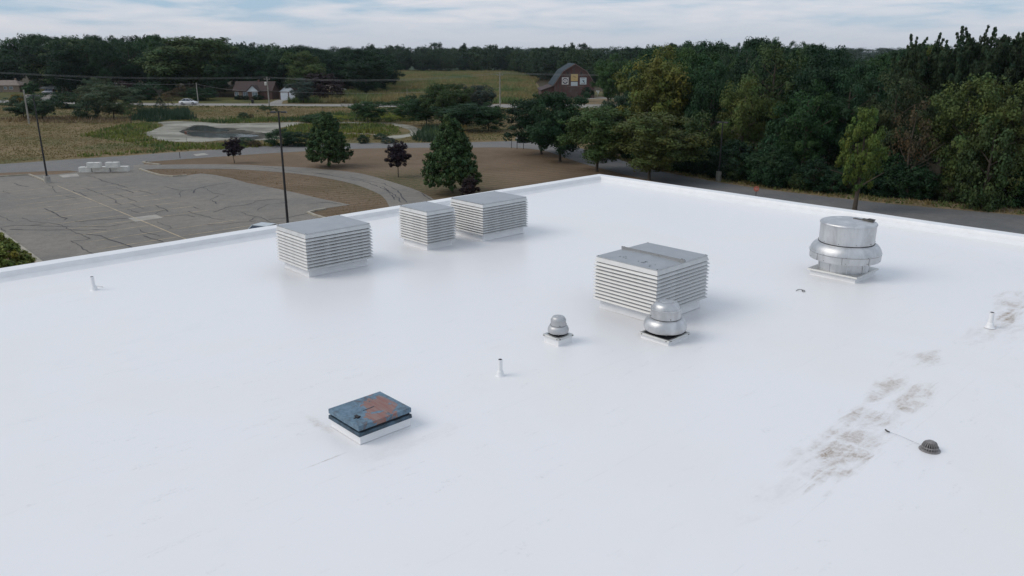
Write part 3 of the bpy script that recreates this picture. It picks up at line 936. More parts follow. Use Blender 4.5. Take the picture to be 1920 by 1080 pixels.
# large upblast fan at right
fp = P(1605.7, 533.4, 6)
fc = fp + E1 * 0.80 + E2 * 0.82
fan = empty('large_exhaust_fan', (fc.x, fc.y, ROOFZ), ROT, 'largest spun aluminium exhaust fan, drum shaped, near the far right parapet', 'exhaust fan', 'spun metal exhaust fans on the roof')
curbcap(fan, 1.62, .22, 1.48, M['fanbase'])
z = .22
MB().lathe([(.77, z), (.77, z + .48), (.72, z + .5)], 56).obj('base_cylinder', M['spun'], fan, smooth=40)
MB().lathe([(1.04, z + .355), (1.075, z + .355), (1.082, z + .575), (1.10, z + .585), (1.10, z + .60), (1.08, z + .61), (1.065, z + .68), (1.02, z + .765), (.96, z + .83), (.90, z + .87), (.83, z + .885)], 72).obj('wind_band', M['spun'], fan, smooth=50)
MB().lathe([(.85, z + .83), (.85, z + .885), (.855, z + .89), (.855, z + .90)], 56).obj('joint_ring', M['dark'], fan, smooth=50)
MB().lathe([(.84, z + .88), (.845, z + 1.48), (.80, z + 1.482)], 64).obj('motor_drum', M['spun'], fan, smooth=40)
MB().lathe([(.855, z + 1.482), (.865, z + 1.49), (.865, z + 1.512), (.84, z + 1.545), (.80, z + 1.562), (.70, z + 1.57), (.35, z + 1.585), (.02, z + 1.59)], 64).obj('cap', M['spun'], fan, smooth=40)
stm = MB().box(.77, .788, -.012, .012, z, z + .5).mesh('support_strap', M['spun'])
for k in range(9):
    o = link('support_strap', stm, fan); o.rotation_euler = (0, 0, 2 * math.pi * k / 9 + .2)
MB().lathe([(1.075, z + .572), (1.092, z + .572), (1.092, z + .5835), (1.075, z + .5835)], 72).obj('lip_dark_ring', M['darkmetal'], fan)  # solid dark ring drawing the thin line under the lip
vsm = MB().box(-.003, .003, -.005, .005, 0, .215).mesh('band_joint', M['darkmetal'])
for k in range(8):
    a = 2 * math.pi * k / 8 + .35
    o = link('band_joint', vsm, fan); o.location = (1.080 * math.cos(a), 1.080 * math.sin(a), z + .358); o.rotation_euler = (0, 0, a)
sp_ = []
for k in range(10):
    a = 2 * math.pi * k / 10 + .15
    sp_ += [((.845 * math.cos(a), .845 * math.sin(a), z + .95), (math.cos(a), math.sin(a), 0))]
    a += .3
    sp_ += [((1.077 * math.cos(a), 1.077 * math.sin(a), z + .40), (math.cos(a), math.sin(a), 0)), ((1.101 * math.cos(a), 1.101 * math.sin(a), z + .593), (math.cos(a), math.sin(a), 0))]
screws(fan, M['darkmetal'], sp_, .010)
ZC = z + 1.578
mb = MB(); mb.box(-.34, .34, -.05, .05, 0, .03); mb.box(-.02, .36, -.035, .06, .031, .075)
bp = P(1619, 411.5, ROOFZ + ZC + .03) - fc
hg = mb.obj('hinge_bracket', M['darkmetal'], fan, bevel=.006, loc=(bp.dot(E1), bp.dot(E2), ZC - .006))
hg.rotation_euler = (0, R(1.5), R(-100))
mb = MB(); mb.box(.16, .37, -.055, .075, .0755, .10); mb.obj('hinge_end', M['blackpole'], hg)

def mushroom(near, side, plate_z, ring_r, dome_r, hgt, label, mat, seg=48, dark=.05):
    """small centrifugal roof fan: square cap, spun ring, domed motor cover"""
    c = near + (E1 + E2) * (side * .47)
    t = empty('small_exhaust_fan', (c.x, c.y, ROOFZ), ROT, label, 'exhaust fan', 'spun metal exhaust fans on the roof')
    curbcap(t, side, plate_z, side * .93, M['fanbase'], dark_top=dark)
    z, h, r, d = plate_z, hgt, ring_r, dome_r
    MB().lathe([(d * .55, z + .003), (d * .55, z + h * .22)], 24).obj('throat', M['dark'], t)
    for k in range(4):
        a = math.pi / 4 + k * math.pi / 2
        MB().tube((d * .75 * math.cos(a), d * .75 * math.sin(a), z), (d * .9 * math.cos(a), d * .9 * math.sin(a), z + h * .2), .012, seg=6).obj('leg', M['fanbase'], t)
    MB().lathe([(r * .62, z + h * .10), (r * .93, z + h * .115), (r * .985, z + h * .17), (r, z + h * .255), (r * .98, z + h * .33), (r * .925, z + h * .405), (r * .85, z + h * .47), (d * .97, z + h * .50), (d * .9, z + h * .50)],
               seg).obj('ring_shroud', mat, t, smooth=50)
    MB().lathe([(d * .985, z + h * .48), (d * .985, z + h * .512)], seg).obj('joint_ring', M['dark'], t, smooth=50)
    MB().lathe([(d * .9, z + h * .512), (d, z + h * .515), (d * .98, z + h * .77), (d * 1.0, z + h * .78), (d * 1.0, z + h * .805), (d * .90, z + h * .82), (d * .875, z + h * .87), (d * .81, z + h * .925),
                (d * .72, z + h * .965), (d * .58, z + h * .985), (d * .44, z + h * .99), (d * .40, z + h * .98), (d * .30, z + h * .98), (d * .26, z + h), (d * .02, z + h * 1.005)],
               seg).obj('motor_cover', mat, t, smooth=50)
    s = side / 2 + .016
    screws(t, M['darkmetal'], [((-s, k * side * .42, z - .025), (-1, 0, 0)) for k in (-1, 1)] + [((k * side * .42, -s, z - .025), (0, -1, 0)) for k in (-1, 1)] +
           [((d * 1.0 * math.cos(a), d * 1.0 * math.sin(a), z + h * .56), (math.cos(a), math.sin(a), 0)) for a in (-2.2, -.7, .9, 2.5)], .012)
    return t
mushroom(P(1252.9, 649, 6), .90, .15, .545, .385, .82, 'polished mushroom exhaust fan standing in front of the square louvred vent', M['spun'])
mushroom(P(1047, 650.7, 6), .53, .22, .265, .195, .475, 'smallest grey mushroom fan alone in the middle of the roof', M['smallfan'], dark=.07)

# ------------------------------------------------------------------ vent pipes, drain, cable
def pipe(px_, py_, h, r, label, lean=(0, 0), open_=True):
    p_ = P(px_, py_, 6)
    t = empty('vent_pipe', (p_.x, p_.y, ROOFZ), 0, label, 'vent pipe', 'short white vent pipes on the roof')
    mb = MB().lathe([(r * 2.3, 0), (r * 2.1, .012), (r * 1.75, .03), (r * 1.5, h * .2), (r * 1.3, h * .32), (r * 1.05, h * .36)], 24)
    mb.obj('boot', M['white_coat'], t, smooth=50)
    mb = MB(); mb.lathe([(r, h * .3), (r, h), (r * .8, h), (r * .8, h - .02)], 20)
    o = mb.obj('pipe', M['white_coat'], t, smooth=40); o.rotation_euler = (lean[0], lean[1], 0)
    o = MB().lathe([(r * .82, h - .012), (r * .82, h + .002)], 20).obj('opening', M['dark'], t); o.rotation_euler = (lean[0], lean[1], 0)
    return t
pipe(177, 544, .43, .055, 'white vent pipe near the left parapet', (0, R(-2)))
pipe(938, 705, .40, .052, 'white vent pipe with a black rim between the blue hatch and the smallest fan')
pipe(1856, 614, .42, .06, 'white vent pipe beside the brown stain at the right edge', (0, R(-1.5)))

dp = P(1743, 843, 6)
dr = empty('roof_drain', (dp.x, dp.y, ROOFZ), R(20), 'grey domed drain strainer with a broken side on the white roof', 'roof drain')
MB().lathe([(.21, 0), (.205, .012), (.165, .022)], 28).obj('base_ring', M['iron'], dr, smooth=40)
mb = MB().lathe([(.10, .018), (.10, .12), (.02, .125)], 20); mb.obj('sump', M['dark'], dr)
rib = []
for i, tt in enumerate(np.linspace(0, 1, 7)):
    a = tt * math.pi / 2 * .93
    rib.append((.165 * math.cos(a) ** .6 if i else .165, .02 + .165 * math.sin(a) ** .9 if i else .02))
dr.scale = (.88, .88, .92)
q = MB()
for (r0, z0), (r1, z1) in zip(rib[:-1], rib[1:]):
    w_ = .0085
    q.add([(r0, -w_, z0), (r0, w_, z0), (r1, w_, z1), (r1, -w_, z1), (r0 - .018, -w_, z0 - .002), (r0 - .018, w_, z0 - .002), (r1 - .018, w_, z1 - .006), (r1 - .018, -w_, z1 - .006)],
          [(0, 1, 2, 3), (4, 7, 6, 5), (0, 3, 7, 4), (1, 5, 6, 2)])
rib_me = q.mesh('rib', M['iron'])
for k in range(20):
    if k in (17, 18): continue           # the broken side
    o = link('rib', rib_me, dr); o.rotation_euler = (0, 0, 2 * math.pi * k / 20)
MB().lathe([(.082, .165), (.08, .182), (.05, .192), (.01, .194)], 20).obj('top_plate', M['iron'], dr, smooth=40)
MB().lathe([(.160, .062), (.166, .066), (.166, .078), (.158, .082), (.152, .07)], 28).obj('hoop', M['iron'], dr, smooth=40)

def wire(name, pts, r, mat, label, cat, z=ROOFZ + .02, seg=6):
    pts = smooth_line(pts, 5)
    mb = MB()
    for a, b in zip(pts[:-1], pts[1:]): mb.tube(a, b, r, seg=seg, cap=False)
    o = link(name, mb.mesh(name, mat, 60))
    return tag(o, label, cat)
wl = [P(x, y, 6.02) for x, y in ((1493, 545), (1496, 543), (1500, 542.5), (1505, 543.5), (1509, 545), (1508, 547), (1505, 546.5), (1504, 544.5), (1507, 543.8))]
wire('cable_loop', wl, .009, M['darkmetal'], 'short loose loop of grey cable lying in front of the largest fan', 'cable')
wl = [P(1660, 805.5, 6.015), P(1664, 808.5, 6.015)]
o = wire('cable_stub', wl + [P(1668, 810, 6.013)], .016, M['darkmetal'], 'tiny dark cable stub on the roof left of the drain', 'cable')
wl = [P(x, y, 6.012) for x, y in ((1668, 810), (1690, 818), (1712, 828), (1724, 833))]
wire('thin_wire', wl, .004, M['smallfan'], 'hair thin grey wire running from the cable stub to the drain', 'wire')
wl = [P(x, y, 6.03) for x, y in ((180, 536.5), (185, 536.6), (190, 537.2), (193, 538))]
wire('bracket_wire', wl, .008, M['smallfan'], 'thin grey wire end sticking out beside the left vent pipe', 'wire')

# ------------------------------------------------------------------ foliage
def rand_dirs(n):
    v = rng.normal(size=(n, 3))
    return v / np.linalg.norm(v, axis=1, keepdims=True)

def leaves(centres, size, normals, tone):
    """one folded-looking rhomb per leaf spray"""
    n = len(centres)
    nn = normals + rng.normal(size=(n, 3)) * 0.5
    nn /= np.linalg.norm(nn, axis=1, keepdims=True)
    a = np.cross(nn, rand_dirs(n)); a /= np.linalg.norm(a, axis=1, keepdims=True) + 1e-9
    b = np.cross(nn, a)
    s = size[:, None]
    ar = rng.uniform(0.45, 0.8, (n, 1))
    v = np.stack([centres - a * s, centres - b * s * ar + nn * s * .15, centres + a * s, centres + b * s * ar + nn * s * .15], 1)
    q = np.arange(n * 4).reshape(n, 4)
    t4 = np.repeat(tone, 4, axis=0)
    return v.reshape(-1, 3), q, t4

def crown(kind, seed, dense=1.0):
    """crown mesh in unit space: height 1, base at 0, radius about .5 at scale 1"""
    global rng
    rng = np.random.default_rng(seed)
    C, Rr, Sq = [], [], []
    def add(c, r, sq=0.75): C.append(c); Rr.append(r); Sq.append(sq)
    if kind in ('broad', 'forest'):
        zc, rz = (0.56, 0.43) if kind == 'broad' else (0.52, 0.47)
        lob = rng.uniform(0.80, 1.12, 7)
        main = rand_dirs(46 if kind == 'broad' else 32)
        for d in main:
            k = lob[int((math.atan2(d[1], d[0]) / (2 * math.pi) + .5) * 6.99)]
            rr = rng.uniform(0.62, 1.0) * k
            c = np.array([d[0] * .40 * rr, d[1] * .40 * rr, zc + d[2] * rz * rr * .95])
            R_ = rng.uniform(.09, .15)
            # each limb carries several sprays
            for _ in range(6):
                dd = rand_dirs(1)[0]; dd[2] = abs(dd[2]) * .8 + .05 if rng.random() < .7 else dd[2]
                cc = c + dd * R_ * rng.uniform(.5, 1.15)
                if cc[2] < .09: cc[2] = .10
                cc[2] = min(cc[2], zc + rz * .97)
                add(cc, rng.uniform(.045, .088))
        for _ in range(60 if kind == 'broad' else 30):
            d = rand_dirs(1)[0] * rng.uniform(.1, .85)
            add(np.array([d[0] * .36, d[1] * .36, zc + d[2] * rz]), .09)
    elif kind == 'linden':
        for _ in range(640):
            z = rng.beta(1.15, 1.6)
            prof_ = (1 - z) ** (.62 if seed % 2 else .50) * min(1, .70 + z * 2.0)
            a = rng.uniform(0, 2 * math.pi)
            r = .47 * prof_ * rng.uniform(.55, 1.03) * (1 + .07 * math.sin(3 * a + 9 * z))
            add(np.array([math.cos(a) * r, math.sin(a) * r, .12 + z * .86 - .05 * r]), rng.uniform(.022, .044), .9)
        for _ in range(80):
            z = rng.uniform(0, .85); a = rng.uniform(0, 6.3); r = .36 * (1 - z) ** .7 * rng.random()
            add(np.array([math.cos(a) * r, math.sin(a) * r, .16 + z * .8]), .08)
    elif kind == 'spiky':
        for _ in range(34):
            a = rng.uniform(0, 6.3); lean = rng.uniform(.1, 1.1); rr_ = .30 * rng.random() ** .5
            root = np.array([math.cos(a) * rr_, math.sin(a) * rr_, rng.uniform(.62, .76) - rr_ * .35])
            d = np.array([math.cos(a) * lean * 1.3, math.sin(a) * lean * 1.3, 1.0]); d /= np.linalg.norm(d)
            Ln = rng.uniform(.17, .31) * (1 - .25 * lean)
            for k in range(11):
                u = k / 10
                c = root + d * Ln * u + rng.normal(size=3) * .012
                add(c, .022 * (1 - u) ** .5 + .017, .8)
                if k % 2 == 0 and k < 9:
                    s_ = rand_dirs(1)[0]; s_[2] = abs(s_[2]) + .5; s_ /= np.linalg.norm(s_)
                    for j in range(1, 4): add(c + s_ * j * .026, .021 - j * .002, .7)
        for _ in range(190):
            d = rand_dirs(1)[0] * rng.uniform(.4, 1)
            add(np.array([d[0] * .44, d[1] * .44, .40 + d[2] * .34]), rng.uniform(.05, .09))
    elif kind == 'oval':
        for _ in range(150):
            d = rand_dirs(1)[0] * rng.uniform(.55, 1.0)
            z = d[2]
            k = 1.0 - .35 * max(0, z) - .25 * max(0, -z)
            add(np.array([d[0] * .42 * k, d[1] * .42 * k, .57 + z * .41]), rng.uniform(.04, .075), .8)
    elif kind == 'young':
        for _ in range(125):
            d = rand_dirs(1)[0] * rng.uniform(.4, 1.0)
            add(np.array([d[0] * .40, d[1] * .40, .62 + d[2] * .36]), rng.uniform(.045, .085), .8)
    elif kind == 'shrub':
        for _ in range(95):
            d = rand_dirs(1)[0] * rng.uniform(.55, 1.0) ** .8
            add(np.array([d[0] * .45, d[1] * .45, max(.06, .40 + d[2] * .50)]), rng.uniform(.07, .13), .85)
    elif kind == 'umbrella':
        for _ in range(70):
            a = rng.uniform(0, 6.3); r = .5 * rng.random() ** .6
            add(np.array([math.cos(a) * r, math.sin(a) * r, .82 - r * r * .7 + rng.normal() * .06]), rng.uniform(.05, .10), .4)
    elif kind == 'thin':
        for _ in range(46):
            d = rand_dirs(1)[0] * rng.uniform(.3, 1.0)
            add(np.array([d[0] * .42, d[1] * .42, .58 + d[2] * .40]), rng.uniform(.05, .09), .9)
    elif kind == 'spruce':
        for k in range(34):
            z = k / 33
            for _ in range(int(3 + 9 * (1 - z))):
                a = rng.uniform(0, 6.3); r = .46 * (1 - z) ** .9 * rng.uniform(.5, 1)
                add(np.array([math.cos(a) * r, math.sin(a) * r, .06 + z * .92 - r * .12]), .035 + .02 * (1 - z), .5)
    C = np.array(C); Rr = np.array(Rr); Sq = np.array(Sq)
    per = {'forest': 80, 'broad': 80, 'linden': 40, 'spiky': 40, 'oval': 62, 'young': 60, 'shrub': 55, 'umbrella': 40, 'thin': 34, 'spruce': 26}[kind]
    per = max(6, int(per * dense))
    n = len(C) * per
    idx = np.repeat(np.arange(len(C)), per)
    d = rand_dirs(n)
    rad = rng.uniform(.45, 1.08, n) ** .8
    off = d * (Rr[idx] * rad)[:, None]
    off[:, 2] *= Sq[idx]
    pts = C[idx] + off
    base_s = {'forest': .0125, 'broad': .0125, 'linden': .0145, 'spiky': .0095, 'oval': .015, 'young': .022, 'shrub': .022, 'umbrella': .018, 'thin': .016, 'spruce': .012}[kind]
    base_s /= max(.4, dense) ** .5
    size = rng.uniform(.65, 1.35, n) * base_s
    ctr = np.array([0, 0, .5])
    out_n = pts - ctr; out_n /= np.linalg.norm(out_n, axis=1, keepdims=True) + 1e-9
    nrm = d * 1.0 + out_n * .45 + np.array([0, 0, .4])
    ct = rng.uniform(.80, 1.22, len(C))[idx]
    hue = rng.normal(0, .11, len(C))[idx]
    lt = rng.uniform(.82, 1.18, n)
    tone = np.stack([ct * lt * (1 + hue), ct * lt, ct * lt * (1 - hue * .6), np.ones(n)], 1)
    v, q, t4 = leaves(pts, size, nrm, tone)
    return np_mesh('crown', v, quads=q, mat=M['leaf'], attrs={'tone': t4})

def limb(mb, a, b, r0, r1, seg, bend, n=4):
    a, b = np.array(a, float), np.array(b, float)
    m_ = (a + b) / 2 + rng.normal(size=3) * bend
    prev, pr = a, r0
    for k in range(1, n + 1):
        u = k / n
        q = (1 - u) ** 2 * a + 2 * u * (1 - u) * m_ + u * u * b
        rr = r0 + (r1 - r0) * u
        mb.tube(prev, q, pr, rr, seg, cap=(k == n))
        prev, pr = q, rr

def trunk(seed, kind='std'):
    global rng
    rng = np.random.default_rng(seed)
    mb = MB()
    r = .020 if kind != 'thin' else .014
    top = .8
    mb.tube((0, 0, -.01), (0, 0, .03), r * 1.7, r * 1.15, 9, cap=False)
    limb(mb, (0, 0, .03), (rng.normal() * .02, rng.normal() * .02, top), r * 1.15, r * .25, 8, .02, 6)
    for k in range(9):
        z = rng.uniform(.22, .7); a = rng.uniform(0, 6.3); l_ = rng.uniform(.18, .36) * (1.1 - z * .6)
        e_ = (math.cos(a) * l_, math.sin(a) * l_, z + l_ * rng.uniform(.4, .9))
        limb(mb, (0, 0, z), e_, r * .5 * (1.1 - z), r * .12, 5, .03, 3)
    return mb.mesh('trunk', M['bark'], 60)

def bare(seed):
    global rng
    rng = np.random.default_rng(seed)
    mb = MB()
    def grow(p_, d, l_, r, lev):
        q = p_ + d * l_
        mb.tube(p_, q, r, r * .6, 4 if lev else 6, cap=False)
        if lev >= 4: return
        for _ in range(3 if lev else 5):
            dd = d + rng.normal(size=3) * (.45 if lev else .5); dd[2] = abs(dd[2]) * .8 + .12
            dd /= np.linalg.norm(dd)
            grow(p_ + d * l_ * rng.uniform(.55, 1.0), dd, l_ * rng.uniform(.55, .8), r * .55, lev + 1)
    grow(np.zeros(3), np.array([0, 0, 1.0]), .30, .017, 0)
    return mb.mesh('branches', M['deadwood'])

CR = {}
for kd, nv in (('forest', 5), ('broad', 4), ('linden', 2), ('spiky', 3), ('oval', 2), ('young', 2), ('shrub', 4), ('umbrella', 2), ('thin', 2), ('spruce', 1)):
    CR[kd] = [crown(kd, 100 + 17 * i + len(kd) * 3) for i in range(nv)]
LO = [crown('forest', 400 + i, .35) for i in range(4)]       # farther off, fewer leaves
TR = [trunk(50 + i) for i in range(4)]
TRT = trunk(77, 'thin')
BR = [bare(20 + i) for i in range(3)]

GREEN = {'dark': (.023, .058, .023), 'deep': (.013, .038, .016), 'mid': (.031, .075, .023), 'light': (.050, .102, .029), 'yellow': (.110, .128, .028),
         'gold': (.20, .145, .03), 'olive': (.050, .080, .026), 'grey': (.042, .078, .040), 'blue': (.052, .075, .058), 'purple': (.022, .012, .018),
         'wine': (.030, .017, .018), 'brown': (.085, .065, .035), 'bright': (.18, .205, .030), 'linden': (.050, .092, .030)}

def tree(base, h, wd, kind, col, label, group=None, cat='tree', name=None, lo=False, trunk_=True, seed=None, mesh=None):
    rs = random.Random(seed if seed is not None else int(base.x * 91 + base.y * 37))
    t = empty(name or 'tree', (base.x, base.y, base.z), 0, label, cat, group)
    ms = LO if lo else CR[kind]
    me = mesh or ms[rs.randrange(len(ms))]
    c = link('crown' if cat == 'tree' else 'foliage', me, t)
    c.scale = (wd, wd * rs.uniform(.9, 1.1), h)
    c.rotation_euler = (0, 0, rs.uniform(0, 6.3))
    col = GREEN[col] if isinstance(col, str) else col
    j = rs.uniform(.9, 1.1)
    c.color = (col[0] * j, col[1] * j, col[2] * j, 1)
    if trunk_:
        o = link('trunk', TRT if kind in ('thin', 'young', 'umbrella') else TR[rs.randrange(4)], t)
        o.scale = (h * .95, h * .95, h)
        o.rotation_euler = (0, 0, rs.uniform(0, 6.3))
        if kind in ('shrub',): o.name = 'stem'
    return t

WK = {'broad': .70, 'forest': .74, 'linden': .80, 'oval': .84, 'young': .78, 'shrub': .80}
def ptree(bx, by, ty, wpx, kind, col, label, group=None, **kw):
    """place by the photo position of foot and top, then build at true size"""
    b = P(bx, by)
    h = HT(b, bx, ty)
    h *= 1.0
    dist = b.y * math.cos(PITCH) + CAMH * math.sin(PITCH)
    return tree(b, h, wpx * dist / FPX / WK.get(kind, .9), kind, col, label, group, **kw)

# trees on the mown lawn
ptree(617, 313, 207, 84, 'linden', 'linden', 'dense green cone shaped tree on the lawn left of the purple leaved trees', name='linden_tree')
ptree(847, 362, 211, 112, 'linden', 'linden', 'largest dense green tree on the brown lawn, wide at its foot', name='linden_tree')
ptree(440, 306, 257, 37, 'young', 'purple', 'small purple leaved tree beside the far driveway', 'purple leaved young trees on the lawn', name='maple_tree')
ptree(747, 332, 264, 47, 'young', 'purple', 'dark purple leaved tree between the two dense green lawn trees', 'purple leaved young trees on the lawn', name='maple_tree')
ptree(880, 384, 330, 40, 'young', 'wine', 'purple leaved tree half hidden by the roof edge beside the largest lawn tree', 'purple leaved young trees on the lawn', name='maple_tree')
ptree(1015, 289, 182, 106, 'broad', 'deep', 'darkest broad tree at the left end of the row along the driveway', 'broad trees in a row along the driveway', name='maple_tree')
ptree(1050, 303, 171, 98, 'broad', 'dark', 'dark broad tree second in the driveway row, below the barn', 'broad trees in a row along the driveway', name='maple_tree')
ptree(1119, 322, 195, 126, 'broad', (.062, .102, .030), 'mid green broad tree right above the corner of the white roof', 'broad trees in a row along the driveway', name='maple_tree')
ptree(1217, 338, 206, 150, 'broad', (.088, .112, .030), 'yellowish green broad tree at the right end of the driveway row', 'broad trees in a row along the driveway', name='maple_tree')
ptree(1602, 396, 194, 88, 'oval', (.105, .155, .032), 'slender yellow green tree standing alone behind the right parapet', name='maple_tree')
b_ = P(-12, 443, 4.9); b_.z = 0
tree(b_, 5.2, 5.6, 'linden', (.17, .20, .045), 'leafy yellow green tree cut off by the left edge below the parking lot', name='maple_tree', trunk_=True)

# shrubs and trees of the meadow and the pond
for a in [
    (45, 222, 178, 62, 'forest', 'grey', 'loose grey green tree left of the tall parking lot lamp'),
    (80, 224, 172, 58, 'forest', 'grey', 'loose grey green tree right behind the top of the left lamp post'),
    (36, 204, 176, 28, 'young', 'gold', 'small golden leaved tree near the left edge'),
    (60, 186, 152, 34, 'young', 'mid', 'slim green tree standing between the two left houses'),
    (126, 203, 168, 58, 'shrub', 'dark', 'low dark tree beside the road near the carport house'),
    (165, 223, 178, 50, 'shrub', 'grey', 'low bushy tree left of the tall grey green tree pair'),
    (186, 210, 142, 54, 'forest', (.075, .105, .055), 'taller of the two grey green trees in the left meadow'),
    (214, 222, 157, 82, 'forest', (.075, .105, .055), 'wide rounded grey green tree in the left meadow'),
    (246, 234, 184, 34, 'thin', 'olive', 'thin yellow green sapling left of the pond'),
    (259, 209, 176, 36, 'spruce', 'dark', 'small dark pointed tree beside the highway, left of the white car'),
    (302, 208, 182, 36, 'spruce', 'deep', 'dark pointed evergreen right above the cattails'),
    (316, 204, 168, 52, 'thin', 'brown', 'brownish half bare bush left of the white car'),
    (503, 227, 195, 34, 'umbrella', 'olive', 'small flat topped tree between the pond and the highway'),
    (690, 229, 185, 60, 'forest', 'mid', 'open green tree in front of the bridge rail'),
    (764, 224, 181, 70, 'forest', 'mid', 'leafy green tree at the left end of the clump right of the pond'),
    (800, 236, 170, 68, 'forest', 'dark', 'dark tree in the clump right of the pond, left of the olive one'),
    (828, 238, 148, 64, 'forest', 'olive', 'tall olive tree at the top of the clump right of the pond'),
    (850, 234, 158, 70, 'forest', 'olive', 'rounded olive tree in the middle of the clump right of the pond'),
    (893, 228, 152, 72, 'forest', 'blue', 'greyish open crowned tree at the back of the clump right of the pond'),
    (868, 246, 188, 100, 'forest', 'dark', 'wide dark green tree at the front of the clump right of the pond'),
    (916, 246, 192, 68, 'forest', 'mid', 'green tree at the right end of the clump right of the pond'),
    (938, 236, 205, 24, 'thin', 'bright', 'narrow yellow leaved tree at the right end of the pond clump'),
    (864, 262, 228, 24, 'thin', 'gold', 'small golden tree just behind the largest lawn tree'),
]:
    ptree(*a, 'trees and bushes around the pond and meadow', name='tree')
for a in [
    (457, 223, 209, 19, 'shrub', 'dark', 'round dark bush above the pond, left of a smaller one'),
    (471, 221, 213, 10, 'shrub', 'brown', 'tiny brown bush beside the round dark bush'),
    (527, 273, 238, 54, 'shrub', 'dark', 'dark bush right behind the near lamp post'),
    (566, 273, 245, 62, 'shrub', 'deep', 'dark bush left of the smaller cone shaped tree'),
    (462, 273, 255, 32, 'shrub', 'grey', 'grey green bush behind the small purple tree'),
    (478, 275, 262, 22, 'shrub', 'brown', 'brownish green bush between two green bushes at the pond'),
    (682, 269, 251, 21, 'shrub', 'deep', 'round dark bush right of the smaller cone shaped tree'),
    (714, 261, 249, 24, 'shrub', 'dark', 'middle one of three round bushes by the curved pond arm'),
    (728, 269, 256, 24, 'shrub', 'blue', 'round grey bush just above the purple tree by the largest green tree'),
    (350, 264, 0, 0, '', '', ''),
]:
    if not a[3]: continue
    ptree(*a, 'bushes around the pond', cat='bush', name='bush')
for a in [(640, 237, 214, 44, 'umbrella', 'bright', 'leftmost of three bright yellow green sumacs beyond the pond'),
          (735, 232, 214, 36, 'umbrella', 'bright', 'middle one of three bright yellow green sumacs beyond the pond'),
          (776, 235, 215, 34, 'umbrella', (.10, .12, .03), 'rightmost of three yellow green sumacs, above the pond arm'),
          (598, 229, 212, 60, 'shrub', 'mid', 'low green thicket beyond the pond behind the smaller cone shaped tree')]:
    ptree(*a, 'sumacs beyond the pond', cat='bush', name='bush')

# trees around the houses along the highway
for a in [
    (158, 176, 73, 122, 'broad', (.070, .105, .036), 'large lighter green tree above the carport house'),
    (362, 180, 64, 132, 'broad', (.062, .098, .032), 'largest light green tree behind the white car'),
    (18, 165, 88, 80, 'forest', 'dark', 'dark tree hanging over the leftmost house'),
    (575, 184, 92, 72, 'broad', (.075, .115, .036), 'pale green tree right of the white gabled house'),
    (604, 188, 132, 82, 'shrub', 'wine', 'dark purple leaved tree right of the garage'),
    (569, 193, 146, 46, 'forest', 'blue', 'grey green tree covering the right side of the garage'),
    (654, 172, 92, 62, 'forest', 'deep', 'left tree of the dark copse at the cornfield edge'),
    (690, 165, 94, 46, 'forest', 'deep', 'rightmost tree of the dark copse reaching over the cornfield'),
    (640, 165, 98, 50, 'forest', 'dark', 'middle tree of the dark copse at the cornfield edge'),
    (280, 187, 150, 62, 'shrub', 'dark', 'bushy dark tree behind the highway left of the white car'),
    (342, 188, 157, 54, 'thin', 'brown', 'brownish bare tree right above the white car'),
    (376, 188, 162, 60, 'shrub', 'dark', 'dark green bush tree behind the single short utility pole'),
    (235, 186, 148, 46, 'shrub', 'wine', 'very dark reddish tree in the gap behind the highway'),
    (1101, 190, 162, 28, 'oval', 'deep', 'small dark round tree in front of the barn'),
    (1140, 194, 112, 50, 'forest', 'mid', 'green tree right beside the barn at the wood edge'),
    (1160, 200, 98, 66, 'forest', 'light', 'lighter green tree right of the barn'),
    (985, 186, 160, 1, 'thin', 'dark', ''),
]:
    if not a[6]: continue
    ptree(*a, 'trees near the houses and the barn', name='tree')
for a in [(449, 186.8, 177.5, 17, 'leftmost clipped dark bush in front of the brown roofed house'), (462, 187.2, 178.5, 12, 'middle clipped dark bush in front of the brown roofed house'),
          (485, 187.3, 177, 20, 'rightmost clipped dark bush in front of the brown roofed house')]:
    ptree(a[0], a[1], a[2], a[3], 'shrub', 'deep', a[4], 'bushes in front of the brown roofed house', cat='bush', name='bush')

# skyline rows of the photo: column -> row the tree tops reach
def interp(tab, x):
    if x <= tab[0][0]: return tab[0][1]
    for (a, b), (c, d) in zip(tab[:-1], tab[1:]):
        if x <= c: return b + (d - b) * (x - a) / (c - a)
    return tab[-1][1]
SKY_R = [(1130, 92), (1180, 88), (1215, 84), (1250, 80), (1300, 77), (1335, 70), (1380, 76), (1410, 66), (1440, 69), (1480, 71), (1530, 80), (1555, 90), (1580, 100), (1640, 100),
         (1665, 90), (1690, 86), (1730, 82), (1760, 80), (1800, 80), (1835, 84), (1850, 88), (1868, 84), (1885, 76), (1905, 66), (2000, 50)]
SKY_L = [(-200, 66), (0, 70), (40, 72), (60, 62), (100, 65), (150, 64), (200, 60), (260, 61), (300, 68), (350, 65), (400, 70), (430, 76), (480, 80), (550, 83), (600, 86), (640, 87), (720, 90)]
FH = FPX / math.cos(PITCH)
def col_of(p_): return 960 + FH * p_.x / max(p_.y, 1) * 1.0
ORD = ['first', 'second', 'third', 'fourth', 'fifth', 'sixth', 'seventh', 'eighth', 'ninth', 'tenth', 'eleventh', 'twelfth', 'thirteenth', 'fourteenth', 'fifteenth', 'sixteenth', 'seventeenth',
       'eighteenth', 'nineteenth', 'twentieth']
